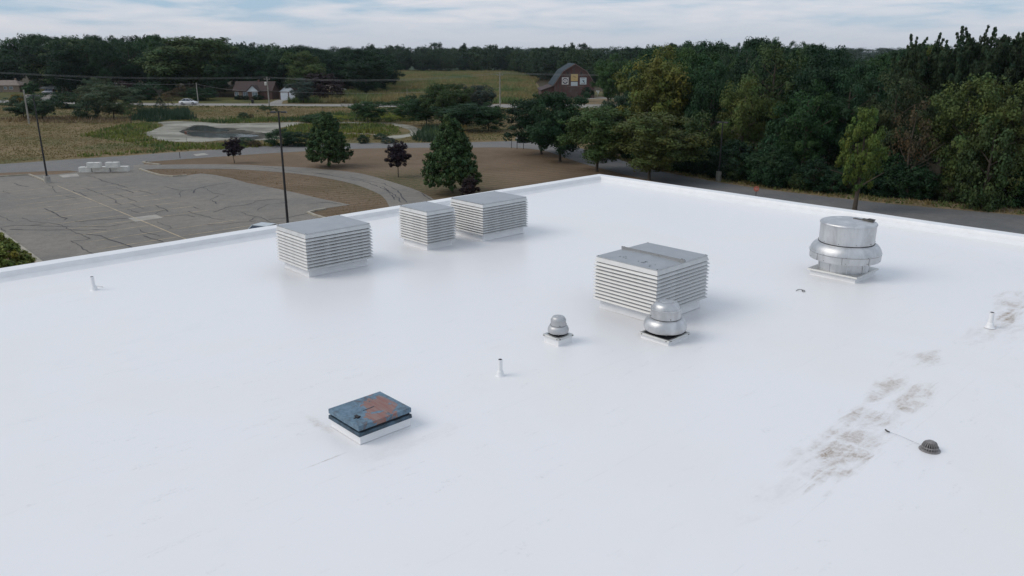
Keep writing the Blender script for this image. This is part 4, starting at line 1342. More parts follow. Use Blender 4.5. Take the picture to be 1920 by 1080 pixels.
def ordn(k):
    k1 = k + 1
    if k1 <= 20: return ORD[k]
    tens_n = ['', '', 'twenty', 'thirty', 'forty', 'fifty', 'sixty', 'seventy', 'eighty', 'ninety', 'hundred']
    t_, u_ = k1 // 10, k1 % 10
    if t_ >= 10: return 'hundred and ' + ordn(k1 - 101) if k1 > 100 else 'hundredth'
    if u_ == 0: return tens_n[t_][:-1] + 'ieth'
    return tens_n[t_] + '-' + ORD[u_ - 1]

# particular trees of the right-hand wood
occ, keep = [], []
def inwood(bx, by, ty, wpx, kind, col, label):
    b = P(bx, by); occ.append((b.x, b.y, 3.2)); keep.append((bx, b.y, wpx * .36))
    ptree(bx, by, ty, wpx, kind, col, label, 'trees of the wood right of the road', name='tree')
for a in [
    (1214, 286, 80, 128, 'forest', (.120, .132, .028), 'yellow and orange turning tree, the brightest in the wood beyond the driveway row'),
    (1160, 274, 168, 74, 'forest', 'grey', 'grey green tree at the wood edge left of the yellow one'),
    (1290, 288, 98, 96, 'forest', 'mid', 'green rounded tree right of the yellow turning tree'),
    (1330, 300, 112, 80, 'forest', 'dark', 'dark tree between the yellow tree and the yellow topped one'),
    (1385, 322, 143, 92, 'forest', (.085, .115, .030), 'tree with yellow green top at the front of the wood above the lamp post'),
    (1310, 322, 196, 80, 'shrub', 'olive', 'low olive tree at the wood edge left of the lamp post'),
    (1500, 345, 146, 100, 'forest', 'mid', 'green tree at the front of the wood, left of the slender roadside tree'),
    (1455, 338, 205, 82, 'shrub', 'dark', 'low dark tree at the wood edge behind the red sign'),
    (1570, 342, 120, 110, 'forest', 'dark', 'dark green tree directly behind the slender roadside tree'),
    (1700, 372, 172, 92, 'thin', 'brown', 'brownish thin tree at the wood edge right of the slender roadside tree'),
    (1660, 352, 128, 96, 'forest', (.052, .072, .030), 'olive dark tree right behind the brownish one'),
    (1790, 376, 140, 128, 'forest', (.074, .104, .028), 'large yellow green tree near the right edge'),
    (1885, 384, 122, 132, 'forest', (.082, .108, .028), 'yellow green tree cut off by the right edge'),
    (1840, 392, 208, 90, 'shrub', 'olive', 'low yellowish tree under the large yellow green ones'),
    (1706, 335, 47, 128, 'spiky', (.034, .058, .026), 'leftmost of the tall trees with upright spiky branch tips on the skyline'),
    (1768, 338, 35, 140, 'spiky', (.032, .056, .026), 'tallest middle tree with upright spiky branch tips on the skyline'),
    (1822, 342, 37, 128, 'spiky', (.034, .058, .028), 'spiky skyline tree just left of the notch in the treetops'),
    (1886, 334, 44, 120, 'spiky', (.036, .060, .028), 'spiky treetop right of the notch near the right edge'),
    (1932, 345, 18, 150, 'spiky', (.045, .070, .028), 'highest spiky tree in the upper right corner'),
    (1420, 262, 62, 104, 'forest', 'deep', 'tall dark tree highest on the skyline left of the low gap'),
    (1345, 248, 70, 66, 'thin', 'grey', 'airy tree with see through top on the skyline above the yellow tree'),
    (1392, 246, 73, 52, 'thin', 'grey', 'second airy treetop on the skyline, left of the tall dark one'),
    (1505, 262, 76, 66, 'forest', 'deep', 'dark skyline tree left of the low gap in the wood'),
]:
    inwood(*a)

# the rest of the right-hand wood
rs = random.Random(5)
edge = [p for p in smooth_line(px([(1150, 296), (1200, 311), (1260, 325), (1340, 340), (1440, 355), (1600, 374), (1700, 384), (1920, 403), (2100, 420)]), 8)]
def edge_depth(p_):
    best = min(range(len(edge)), key=lambda i: (edge[i] - p_).length)
    i = min(best, len(edge) - 2)
    t_ = (edge[i + 1] - edge[i]).normalized(); n_ = Vector((-t_.y, t_.x, 0))
    if n_.y < 0: n_ = -n_
    return (p_ - edge[i]).dot(n_), (p_ - edge[best]).length
cand = []
tries = 0
while tries < 9000 and len(cand) < 112:
    tries += 1
    y = rs.uniform(66, 330) if rs.random() < .45 else rs.uniform(66, 170)
    x = rs.uniform(.125, .72) * y
    p_ = Vector((x, y, 0))
    d_, near_ = edge_depth(p_)
    if y < 118 and d_ < 3.2: continue
    if y >= 118 and x < .135 * y + 3: continue
    sp = 4.7 + y * .022
    if any(abs(col_of(p_) - c0) < hw and y < yy for c0, yy, hw in keep): continue
    if any((x - a) ** 2 + (y - b) ** 2 < max(sp, c) ** 2 for a, b, c in occ): continue
    occ.append((x, y, sp)); cand.append(p_)
cand.sort(key=lambda p_: (p_.y > 110, p_.y > 170, col_of(p_)))
shade_names = {'deep': 'very dark', 'dark': 'dark', 'mid': 'mid green', 'light': 'lighter green', 'olive': 'olive', 'grey': 'grey green', 'yellow': 'yellowish'}
rows = {}
for p_ in cand:
    row = 'front' if p_.y < 110 else ('middle' if p_.y < 170 else 'back')
    k = rows.get(row, 0); rows[row] = k + 1
    c_ = rs.choices(list(shade_names), (5, 8, 6, 3, 2, 2, .6))[0]
    ys = interp(SKY_R, col_of(p_))
    hmax = CAMH + (95 - ys - 3) / FH * p_.y
    h = min(rs.uniform(10.5, 14.5) + (2.0 if p_.y > 110 else 0), hmax)
    if rs.random() < .4: h = min(hmax, 18)
    h = max(h, 5)
    kd = rs.choices(['forest', 'oval', 'thin', 'broad'], (8, 1.5, 1.2, 1.5))[0]
    wd = rs.uniform(8.0, 11.5) if kd != 'thin' else rs.uniform(6, 8)
    tree(p_, h, wd, kd, c_, '%s tree, %s from the left in the %s of the right hand wood' % (shade_names[c_], ordn(k), row), 'trees of the wood right of the road', seed=rs.randrange(9999))
# understory along the road
q_len = 0; k = 0
pts_e = []
for a, b in zip(edge[:-1], edge[1:]):
    n = max(1, int((b - a).length / 1.55))
    for i in range(n): pts_e.append((a.lerp(b, i / n), (b - a).normalized()))
for (a, t_) in pts_e[:66]:
    n_ = Vector((-t_.y, t_.x, 0)); n_ = n_ if n_.y > 0 else -n_
    far_right = a.x > 30
    p_ = a + n_ * (rs.uniform(1.5, 3.6) + (2.2 if far_right else 0)) + t_ * rs.uniform(-.5, .5)
    c_ = rs.choices(['dark', 'deep', 'olive', 'mid'], (5, 4, 1.5, 2))[0]
    h = rs.uniform(1.8, 4.6)
    tree(p_, h, h * rs.uniform(.9, 1.25), 'shrub', c_, '%s bush, %s from the left at the foot of the right hand wood' % (shade_names[c_], ordn(k)), 'bushes along the foot of the wood', cat='bush',
         name='bush', seed=rs.randrange(9999))
    k += 1
# bare brush in the wood
for a in [(1352, 318, 205, 'bare grey branches in the wood right above the lamp post base'), (1330, 272, 170, 'bare grey branches in the wood below the airy treetops'), (1410, 320, 232, 'bare branches right of the lamp post in the wood'),
          (1662, 362, 222, 'bare grey branches right beside the slender roadside tree'), (868, 226, 150, 'bare branches rising from the clump right of the pond'), (905, 224, 152, 'bare grey branches at the back of the pond clump'),
          (300, 190, 150, 'bare forked branches behind the highway left of the white car')]:
    b = P(a[0], a[1]); h = HT(b, a[0], a[2])
    t = empty('bare_tree', (b.x, b.y, 0), 0, a[3], 'bare tree', 'bare branched trees')
    o = link('branches', BR[rs.randrange(3)], t); o.scale = (h * 1.05, h * 1.05, h * 1.0); o.rotation_euler = (0, 0, rs.uniform(0, 6))

# wood behind the houses on the left
occ2 = []; cand = []
tries = 0
while tries < 9000 and len(cand) < 84:
    tries += 1
    y = rs.uniform(238, 330)
    x = y * rs.uniform(-.70, -.155)
    c0 = col_of(Vector((x, y, 0)))
    if c0 < 45 and y < 285: continue
    if 600 < c0 < 660 and y < 262: continue
    sp = 7.6
    if any((x - a) ** 2 + (y - b) ** 2 < sp ** 2 for a, b in occ2): continue
    occ2.append((x, y)); cand.append(Vector((x, y, 0)))
cand.sort(key=lambda p_: (p_.y > 268, p_.y > 300, col_of(p_)))
rows = {}
for p_ in cand:
    row = 'front' if p_.y < 268 else ('middle' if p_.y < 300 else 'back')
    k = rows.get(row, 0); rows[row] = k + 1
    c_ = rs.choices(['deep', 'dark', 'mid', 'grey'], (5, 7, 2.2, 1))[0]
    ys = interp(SKY_L, col_of(p_)) + rs.uniform(0, 7)
    h = CAMH + (95 - ys) / FH * p_.y
    if row == 'front': h *= rs.uniform(.72, .98)
    tree(p_, h, rs.uniform(12, 17), 'forest', c_, '%s tree, %s from left in the %s of the wood behind the houses' % (shade_names[c_], ordn(k), row), 'trees of the wood behind the houses', lo=(row == 'back'),
         seed=rs.randrange(9999))

# ------------------------------------------------------------------ lamp posts
def lamp(bx, by, h, label, rz, base_h=.75, cmat='concrete'):
    b = P(bx, by)
    t = empty('lamp_post', (b.x, b.y, 0), rz, label, 'lamp post', 'tall black parking lot lamp posts')
    if base_h:
        MB().lathe([(.30, 0), (.30, base_h - .03), (.27, base_h)], 20).obj('concrete_base', M[cmat], t, smooth=40)
    MB().tube((0, 0, base_h * .99), (0, 0, h), .095, .06, 12).obj('pole', M['blackpole'], t, smooth=60)
    MB().box(-.17, .17, -.17, .17, base_h, base_h + .03).obj('base_plate', M['blackpole'], t)
    MB().tube((-.34, 0, h - .06), (.34, 0, h - .06), .035, seg=8).obj('arm', M['blackpole'], t)
    me = MB().frustum(.20, .16, 0, .16, .13, .11).mesh('lamp_head', M['blackpole'])
    for s in (-1, 1):
        o = link('lamp_head', me, t); o.location = (s * .36, 0, h - .13)
        MB().add([(-.13, -.10, -.002), (.13, -.10, -.002), (.13, .10, -.002), (-.13, .10, -.002)], [(3, 2, 1, 0)]).obj('lens', M['concrete'], o)
    return t
b = P(90, 343.5); lamp(90, 343.5, HT(b, 65, 178), 'black lamp post with a concrete foot at the far left of the parking lot', R(10))
b = P(541.5, 442); lamp(541.5, 442, HT(b, 525, 208), 'nearest tall black lamp post, rising behind the white roof edge', R(5))
b = P(1347, 340); lamp(1347, 340, HT(b, 1356, 228), 'dark lamp post with a pale concrete foot against the wood', R(-30), 1.05, 'dimconcrete')

# ------------------------------------------------------------------ utility poles and wires
def upole(bx, by, tx, ty, label, r=.16, cross=True, transf=False, h=None):
    b = P(bx, by)
    h = h or HT(b, tx, ty)
    t = empty('utility_pole', (b.x, b.y, 0), 0, label, 'utility pole', 'wooden utility poles along the highway')
    MB().tube((0, 0, 0), (0, 0, h), r, r * .72, 10).obj('pole', M['galv_pole'], t, smooth=60)
    if cross:
        MB().box(-.75, .75, -.22, -.12, h - .5, h - .38).obj('crossarm', M['galv_pole'], t)
        me = MB().lathe([(.05, 0), (.07, .06), (.04, .14)], 8).mesh('insulator', M['concrete'])
        for s in (-.65, 0.0, .65):
            o = link('insulator', me, t); o.location = (s, -.17, h - .38 if s else h)
    if transf:
        MB().lathe([(.26, 0), (.28, .05), (.28, .75), (.2, .82)], 14, cx=-.42).obj('transformer', M['blockc'], t, smooth=40, loc=(0, 0, h - 1.9))
    return t, b, h
U1, u1b, u1h = upole(505, 198.5, 500, 145, 'utility pole with a white transformer in front of the brown roofed house', transf=True)
U2, u2b, u2h = upole(372, 193.5, 367, 155, 'short utility pole just right of the white car', cross=False, r=.14)
U3, u3b, u3h = upole(937.5, 201, 934.5, 137, 'utility pole at the right end of the cornfield beside the bush clump')
b = P(55, 232)
t = empty('wooden_post', (b.x, b.y, 0), 0, 'plain grey wooden pole standing in the left meadow', 'pole')
MB().tube((0, 0, 0), (0, 0, HT(b, 49, 168)), .17, .12, 10).obj('pole', M['galv_pole'], t, smooth=60)
b = P(764, 193); t = empty('thin_post', (b.x, b.y, 0), 0, 'thin dark post at the edge of the cornfield', 'post')
MB().tube((0, 0, 0), (0, 0, HT(b, 763.5, 166)), .06, seg=6).obj('pole', M['galv_pole'], t)

def span(a, b, sag, r=.035, n=22):
    pts = []
    for k in range(n + 1):
        u = k / n
        p_ = a.lerp(b, u); p_.z -= 4 * sag * u * (1 - u)
        pts.append(p_)
    mb = MB()
    for p_, q in zip(pts[:-1], pts[1:]): mb.tube(p_, q, r, seg=5, cap=False)
    return mb
pl = Vector((-139, 176, 0)); plh = 10.6
t0 = empty('utility_pole', pl, 0, 'utility pole beyond the left edge carrying the overhead wires', 'utility pole', 'wooden utility poles along the highway')
MB().tube((0, 0, 0), (0, 0, plh), .16, .12, 10).obj('pole', M['galv_pole'], t0)
pr = Vector((66, 197, 0)); prh = 8.6
t0 = empty('utility_pole', pr, 0, 'utility pole hidden in the wood right of the barn', 'utility pole', 'wooden utility poles along the highway')
MB().tube((0, 0, 0), (0, 0, prh), .16, .12, 10).obj('pole', M['galv_pole'], t0)
wl = empty('overhead_wires', (0, 0, 0), 0, 'overhead wires running along the highway between the utility poles', 'wires')
for dx, dz in ((0, .12), (.65, -.12)):
    for a, ah, b, bh, sg in ((pl, plh, u1b, u1h, 1.35), (u1b, u1h, u3b, u3h, 1.15), (u3b, u3h, pr, prh, .8)):
        span(Vector((a.x + dx, a.y - .17, ah + dz)), Vector((b.x + dx, b.y - .17, bh + dz)), sg, .016).obj('wire', M['wire'], wl)
for a, b, sg in ((Vector((u2b.x, u2b.y, u2h - .3)), Vector((u1b.x, u1b.y, u1h - 3.2)), .6), (Vector((u1b.x, u1b.y, u1h - 3.2)), Vector((u3b.x, u3b.y, u3h - 3.4)), .9),
                 (Vector((u2b.x, u2b.y, u2h - .3)), Vector((-120, 214, 6.2)), .7)):
    span(a, b, sg, .014).obj('wire', M['wire'], wl)

# ------------------------------------------------------------------ concrete blocks
def block(xa, xb, yb, ya, label, z0=0.0, dep=.62):
    a, b = P(xa, yb), P(xb, yb - (xb - xa) * .012)
    if z0:
        a, b = P(xa, yb, z0), P(xb, yb - (xb - xa) * .012, z0)
    a.z = b.z = 0
    ln = (b - a).length
    ang = math.atan2(b.y - a.y, b.x - a.x)
    t = empty('concrete_block', (a.x, a.y, z0), ang, label, 'concrete block', 'pale concrete blocks blocking the parking lot entrance')
    hgt = .60
    mb = MB(); mb.box(0.01, ln - .01, 0, dep, .0, hgt)
    mb.obj('block', M['blockc'], t, bevel=.02)
    lk = MB().tube((ln / 2, dep / 2, hgt - .005), (ln / 2, dep / 2, hgt + .03), .06, .05, 8)
    lk.obj('lifting_loop', M['galv_pole'], t)
    return t
block(148, 171.7, 323.8, 0, 'left block of the bottom row of stacked concrete blocks')
block(173.7, 205.5, 323.4, 0, 'middle block of the bottom row of stacked concrete blocks')
block(207.6, 240.4, 322.6, 0, 'right block of the bottom row of stacked concrete blocks')
block(162.8, 187.8, 315.6, 0, 'left of the two concrete blocks on top of the row', .602)
block(197.7, 222.2, 315.0, 0, 'right of the two concrete blocks on top of the row', .602)

# ------------------------------------------------------------------ signs and small posts
b = P(1416, 380)
t = empty('round_road_sign', (b.x, b.y, 0), R(-8), 'faded red round sign on a thin dark post behind the right parapet', 'sign')
hh = HT(b, 1418, 354)
MB().box(-.03, .03, 0, .04, 0, hh).obj('post', M['darkmetal'], t)
M['signred'] = simple('faded_red_sign', (0.44, 0.135, 0.095), 0.6, 0, 0.25, 5)
M['signpale'] = simple('faded_sign_legend', (0.50, 0.24, 0.19), 0.6, 0, 0.3, 9)
oc = [(.255 * math.cos(R(22.5 + 45 * k)), hh + .255 * math.sin(R(22.5 + 45 * k))) for k in range(8)]
MB().prism(oc, 'y', -.012, -.002).obj('sign_panel', M['signred'], t)
oc = [(.14 * math.cos(R(22.5 + 45 * k)) * 1.1, hh + .085 * math.sin(R(22.5 + 45 * k))) for k in range(8)]
MB().prism(oc, 'y', -.0155, -.0125).obj('faded_legend', M['signpale'], t)
b = P(350.5, 268)
t = empty('nest_box', (b.x, b.y, 0), 0, 'small nest box on a post at the near edge of the pond', 'nest box')
MB().tube((0, 0, 0), (0, 0, 1.25), .03, seg=6).obj('post', M['galv_pole'], t)
mb = MB().box(-.13, .13, -.11, .11, 1.25, 1.6); mb.prism([(-.17, 1.6), (.17, 1.6), (.15, 1.67), (-.12, 1.72)], 'y', -.16, .13); mb.obj('box', M['brick'], t)
for x, y, y2, lb in ((337.7, 296.5, 285, 'thin dark marker post on the near side of the far driveway'), (604.5, 210, 199, 'dark post beside the highway above the smaller cone shaped tree'),
                     (959, 278, 261, 'thin rod standing on the lawn left of the low black sign frame'), (468, 197, 192.5, 'short dark marker at the highway in front of the brown roofed house')):
    b = P(x, y); t = empty('marker_post', (b.x, b.y, 0), 0, lb, 'post')
    MB().tube((0, 0, 0), (0, 0, HT(b, x, y2)), .04, seg=6).obj('post', M['blackpole'], t)
b = P(969.5, 279.5); c = P(981.5, 279)
t = empty('entrance_sign', (b.x, b.y, 0), 0, 'low black sign frame on two legs half hidden by the darkest driveway tree', 'sign')
dx = c.x - b.x
for q in (0, dx): MB().box(q - .04, q + .04, -.04, .04, 0, .86).obj('leg', M['blackpole'], t)
MB().box(-.06, dx + .9, -.06, .06, .861, 1.02).obj('beam', M['blackpole'], t)
mb = MB().prism([(-.32, 1.25), (.05, 1.03), (1.2, 1.03), (1.2, 2.1), (.15, 2.1)], 'y', -.05, .05); mb.obj('board', M['blackpole'], t)
M['signwhite'] = simple('white_sign_face', (.62, .66, .62), .6, 0, .15, 6)
M['signgreen'] = simple('green_sign_face', (.08, .17, .11), .6, 0, .15, 6)
MB().prism([(-.20, 1.5), (.0, 1.36), (.20, 1.80), (.05, 1.95)], 'y', -.056, -.0505).obj('white_mark', M['signwhite'], t)
MB().prism([(-.26, 1.28), (.02, 1.10), (.06, 1.24), (-.18, 1.42)], 'y', -.056, -.0505).obj('green_mark', M['signgreen'], t)
b = P(962.5, 203)
t = empty('mailbox', (b.x, b.y, 0), 0, 'white mailbox on a post at the highway left of the driveway trees', 'mailbox')
MB().box(-.04, .04, -.04, .04, 0, .8).obj('post', M['galv_pole'], t)
MB().prism([(-.2, .8), (.2, .8), (.2, 1.05), (.1, 1.2), (-.1, 1.2), (-.2, 1.05)], 'y', -.25, .25).obj('box', M['signwhite'], t)
b = P(1120, 186)
t = empty('white_panel', (b.x, b.y, 0), R(20), 'tilted white panel on a post between the barn and the wood', 'panel')
hh = HT(b, 1121, 172)
MB().tube((0, 0, 0), (0, 0, hh), .05, seg=6).obj('post', M['galv_pole'], t)
MB().prism([(-.55, hh + .35), (.55, hh + .3), (.45, hh - .1), (.2, hh - .6), (-.4, hh + .05)], 'y', -.12, -.06).obj('panel', M['signwhite'], t)
b = P(474, 194.3)
t = empty('rubbish_bin', (b.x, b.y, 0), 0, 'dark wheeled rubbish bin at the highway before the brown roofed house', 'bin')
MB().frustum(.22, .26, .05, .29, .33, .95).obj('body', M['blackpole'], t, bevel=.02)
MB().box(-.31, .31, -.36, .34, .951, 1.02).obj('lid', M['blackpole'], t, bevel=.02)
for s in (-1, 1): MB().tube((s * .27, .26, .1), (s * .31, .26, .1), .1, seg=10).obj('wheel', M['blackpole'], t)

# bridge rail
b0, b1 = P(640, 200.8), P(745, 201.6)
t = empty('guard_rail', (b0.x, b0.y, 0), math.atan2(b1.y - b0.y, b1.x - b0.x), 'low rail on posts where the highway crosses the stream', 'guard rail')
ln = (b1 - b0).length
me = MB().box(-.07, .07, -.07, .07, 0, .85).mesh('post', M['galv_pole'])
for k in range(9):
    o = link('post', me, t); o.location = (ln * k / 8, 0, 0)
for z in (.45, .75): MB().box(0, ln, -.11, -.075, z - .07, z + .07).obj('rail', M['galv_pole'], t)

# ------------------------------------------------------------------ cars
M['carwhite'] = simple('white_car_paint', (.72, .73, .74), .25, 0, .03, 2)
M['carsilver'] = simple('silver_car_paint', (.30, .31, .33), .3, .5, .05, 2)
M['carpale'] = simple('pale_grey_car_paint', (.50, .54, .55), .25, .3, .05, 2)
M['glass'] = simple('dark_car_glass', (.015, .03, .05), .06, 0, .05, 2)
M['tyre'] = simple('black_tyre', (.015, .015, .015), .9, 0, .1, 3)
M['rim'] = simple('steel_rim', (.4, .4, .42), .4, .8, .1, 3)
M['tail'] = simple('red_lamp', (.35, .02, .015), .3, 0, .1, 3)
M['head'] = simple('clear_lamp', (.6, .6, .58), .15, 0, .1, 3)
def car(loc, rz, paint, label, cat='car', suv=False, s=1.0, name='parked_car'):
    t = empty(name, loc, rz, label, cat)
    L_, W_ = 2.3 * s, .90 * s
    H0, H1, HR = (.30, .92, 1.44) if not suv else (.38, 1.08, 1.75)
    side = [(-L_, .45), (-L_ + .02, H1 - .10), (-1.75 * s, H1 + .02), (1.0 * s, H1), (1.9 * s, H1 - .16), (L_ - .04, H1 - .34), (L_, .45), (L_ - .15, H0 - .04), (-L_ + .15, H0 - .04)]
    mb = MB(); mb.prism(side, 'y', -W_, W_); mb.obj('body', paint, t, bevel=.06, smooth=50)
    if suv: cab = [(-L_ + .08, H1), (-L_ + .35, HR - .12), (-L_ + .6, HR), (.35, HR), (1.15, H1)]
    else: cab = [(-1.75 * s, H1), (-1.05 * s, HR - .07), (-.75 * s, HR), (.10 * s, HR), (1.05 * s, H1)]
    vs_ = []
    for sgn in (-1, 1):
        for x, z in cab:
            k = (z - H1) / (HR - H1)
            vs_.append((x, sgn * (W_ - .05 - .16 * k), z + .001))
    n = len(cab)
    fs = [tuple(range(n)), tuple(range(2 * n - 1, n - 1, -1))] + [(i, n + i, n + (i + 1) % n, (i + 1) % n) for i in range(n)]
    MB().add(vs_, fs).obj('cabin_glass', M['glass'], t)
    # roof skin and pillars standing slightly proud of the glass
    rp = MB()
    top = [c for c in cab if c[1] > HR - .13]
    rp.prism([(top[0][0] - .02, HR - .06), (top[0][0] + .05, HR + .012), (top[-1][0] - .05, HR + .02), (top[-1][0] + .04, HR - .02)], 'y', -(W_ - .20), W_ - .20)
    for sgn in (-1, 1):
        for (xa, za), (xb, zb) in ((cab[0], top[0]), (cab[-1], top[-1]), ((-.30, H1), (-.32, HR))):
            rp.tube((xa, sgn * (W_ - .045), za), (xb, sgn * (W_ - .20), zb), .04, seg=5)
    rp.obj('roof', paint, t)
    for x in (-1.40 * s, 1.42 * s):
        for sgn in (-1, 1):
            wo = MB().tube((x, sgn * (W_ - .16), .33), (x, sgn * (W_ + .03), .33), .33, seg=18).obj('wheel', M['tyre'], t)
            MB().tube((x, sgn * (W_ + .031), .33), (x, sgn * (W_ + .042), .33), .2, seg=12).obj('rim', M['rim'], wo)
    for sgn in (-1, 1):
        MB().box(L_ - .16, L_ + .012, sgn * .72 - .15, sgn * .72 + .15, .60, .72).obj('headlight', M['head'], t)
        MB().box(-L_ - .012, -L_ + .1, sgn * .74 - .12, sgn * .74 + .12, .66, .80).obj('tail_light', M['tail'], t)
    return t
cp = P(354, 196.3)
car((cp.x, cp.y, .03), R(2), M['carwhite'], 'white sedan driving along the highway on the left', name='moving_car', s=.95)
cp = P(478, 426.5, 1.42)
car((cp.x + .25, cp.y + .4, .035), R(-112), M['carpale'], 'pale car of which only roof and windscreen show above the left parapet', s=.9)
cp = P(92, 177)
car((cp.x, cp.y, .03), R(175), M['carsilver'], 'dark silver car parked before the carport house', suv=True, s=.8)

# ------------------------------------------------------------------ houses
M['roof_brown'] = simple('brown_shingles', (.052, .034, .031), .9, 0, .2, 2.5, .3)
M['roof_grey'] = simple('grey_shingles', (.14, .155, .16), .9, 0, .15, 2.5, .3)
M['roof_tan'] = simple('tan_shingles', (.20, .165, .14), .9, 0, .2, 2.5, .3)
M['siding_white'] = simple('white_siding', (.66, .70, .74), .7, 0, .05, 2)
M['siding_tan'] = simple('tan_brick', (.24, .18, .13), .9, 0, .2, 3, .2)
M['siding_brick'] = simple('red_brown_brick', (.13, .075, .06), .9, 0, .2, 3, .2)
M['siding_yellow'] = simple('yellow_siding', (.52, .43, .22), .8, 0, .1, 2)
M['winglass'] = simple('house_window_glass', (.16, .20, .22), .12, 0, .2, 2)
M['trim'] = simple('white_trim', (.66, .66, .64), .6, 0, .05, 2)

def window(t, x0, x1, z0, z1, y, mat=None):
    fr = MB().box(x0 - .06, x1 + .06, y - .05, y + .02, z0 - .06, z1 + .06).obj('window', M['trim'], t)
    MB().box(x0, x1, y - .06, y - .051, z0, z1).obj('pane', mat or M['winglass'], fr)
    MB().box((x0 + x1) / 2 - .02, (x0 + x1) / 2 + .02, y - .07, y - .0605, z0, z1).obj('glazing_bar', M['trim'], fr)
    return fr

def gable_x(t, x0, x1, y0, y1, ez, rz_, mat, over=.35, th=.14, name='roof'):
    """ridge along x"""
    ym = (y0 + y1) / 2
    mb = MB()
    mb.prism([(y0 - over, ez - .12), (ym, rz_), (y1 + over, ez - .12), (y1 + over, ez + .02), (ym, rz_ + th), (y0 - over, ez + .02)], 'x', x0 - over, x1 + over)
    return mb.obj(name, mat, t)
def gable_y(t, x0, x1, y0, y1, ez, rz_, mat, over=.35, th=.14, name='roof'):
    xm = (x0 + x1) / 2
    mb = MB()
    mb.prism([(x0 - over, ez - .12), (xm, rz_), (x1 + over, ez - .12), (x1 + over, ez + .02), (xm, rz_ + th), (x0 - over, ez + .02)], 'y', y0 - over, y1)
    return mb.obj(name, mat, t)

b = P(436, 186.5)
sc_ = (b.y) / FH
def wx(p_): return (p_ - 436) * sc_ * 1.0
t = empty('house', (b.x, b.y, 0), 0, 'brick house with dark brown roof and a white triangular gable by the highway', 'house')
MB().prism([(0, 0), (7, 0), (7, 2.3), (3.5, 4.5), (0, 2.3)], 'x', wx(440), wx(512)).obj('wall', M['siding_brick'], t)
rf = gable_x(t, wx(440), wx(512), 0, 7, 2.35, 4.65, M['roof_brown'])
MB().box(wx(480), wx(480) + .5, 3.2, 3.7, 4.2, 5.2).obj('chimney', M['siding_brick'], rf)
MB().prism([(wx(470), 0), (wx(489), 0), (wx(489), 2.2), (wx(470), 2.2)], 'y', -1.6, -.02).obj('porch', M['siding_brick'], t)
MB().prism([(wx(468), 2.2), (wx(491), 2.2), (wx(479.5), 3.75)], 'y', -1.75, -1.62).obj('gable', M['siding_white'], t)
gable_y(t, wx(468.5), wx(490.5), -1.9, 3.2, 2.28, 3.82, M['roof_brown'], .15, .12, 'porch_roof')
window(t, wx(442), wx(448), 1.0, 2.0, -.02); window(t, wx(457.5), wx(466.5), .9, 2.0, -.02); window(t, wx(478.5), wx(488), 1.0, 2.0, -1.62)
MB().box(wx(471.5), wx(475.5), -1.66, -1.605, .1, 2.05).obj('door', M['siding_brick'], t)
MB().box(wx(448.5), wx(455), -.05, -.005, .3, 2.1).obj('wall_panel', M['siding_tan'], t)

b = P(524, 187)
t = empty('garage', (b.x, b.y, 0), 0, 'garage with white gable and white roller door beside the brown roofed house', 'garage')
wg = lambda p_: (p_ - 524) * (b.y / FH)
MB().box(wg(525), wg(556), 0, 7, 0, 2.15).obj('wall', M['siding_brick'], t)
MB().prism([(wg(524.5), 2.15), (wg(556.5), 2.15), (wg(540.5), 3.95)], 'y', 0, 6.9).obj('gable', M['siding_white'], t)
gable_y(t, wg(524.5), wg(556.5), 0, 7, 2.2, 4.0, M['roof_brown'], .2, .12)
dd = MB().box(wg(527), wg(541), -.06, -.01, .02, 1.95).obj('garage_door', M['siding_white'], t)
for k in range(4): MB().box(wg(527), wg(541), -.075, -.061, .35 + k * .42, .37 + k * .42).obj('panel_joint', M['galv_pole'], dd)
dd = MB().box(wg(543), wg(555), -.06, -.01, .02, 1.95).obj('garage_door', M['siding_white'], t)
for k in range(4): MB().box(wg(543), wg(555), -.075, -.061, .35 + k * .42, .37 + k * .42).obj('panel_joint', M['galv_pole'], dd)

b = P(620, 179)
t = empty('shed', (b.x, b.y, 0), R(-35), 'small yellow shed with tan roof at the left corner of the cornfield', 'shed')
MB().prism([(-1.6, 0), (1.6, 0), (1.6, 2.0), (0, 3.0), (-1.6, 2.0)], 'x', -1.2, 2.6).obj('wall', M['siding_yellow'], t)
gable_x(t, -1.2, 2.6, -1.6, 1.6, 2.05, 3.05, M['roof_tan'], .2, .1)
MB().box(-2.6, -1.3, -1.6, 1.4, 2.05, 2.15).obj('awning', M['siding_white'], t)
MB().tube((-2.5, -1.5, 0), (-2.5, -1.5, 2.05), .05, seg=6).obj('awning_post', M['trim'], t)
MB().box(2.605, 2.63, -.5, .4, .1, 1.8).obj('door', M['roof_tan'], t)
b = P(643, 174)
t = empty('trailer', (b.x, b.y, 0), R(15), 'low white topped trailer beside the yellow shed', 'trailer')
MB().prism([(-1.3, .5), (1.3, .5), (1.35, .9), (.9, 1.25), (-.6, 1.35), (-1.2, 1.0)], 'y', -.9, .9).obj('body', M['siding_white'], t, bevel=.05)
for s in (-1, 1): MB().tube((0, s * .8, .3), (0, s * .95, .3), .3, seg=12).obj('wheel', M['tyre'], t)
MB().tube((1.3, 0, .55), (2.2, 0, .45), .04, seg=6).obj('drawbar', M['darkmetal'], t)

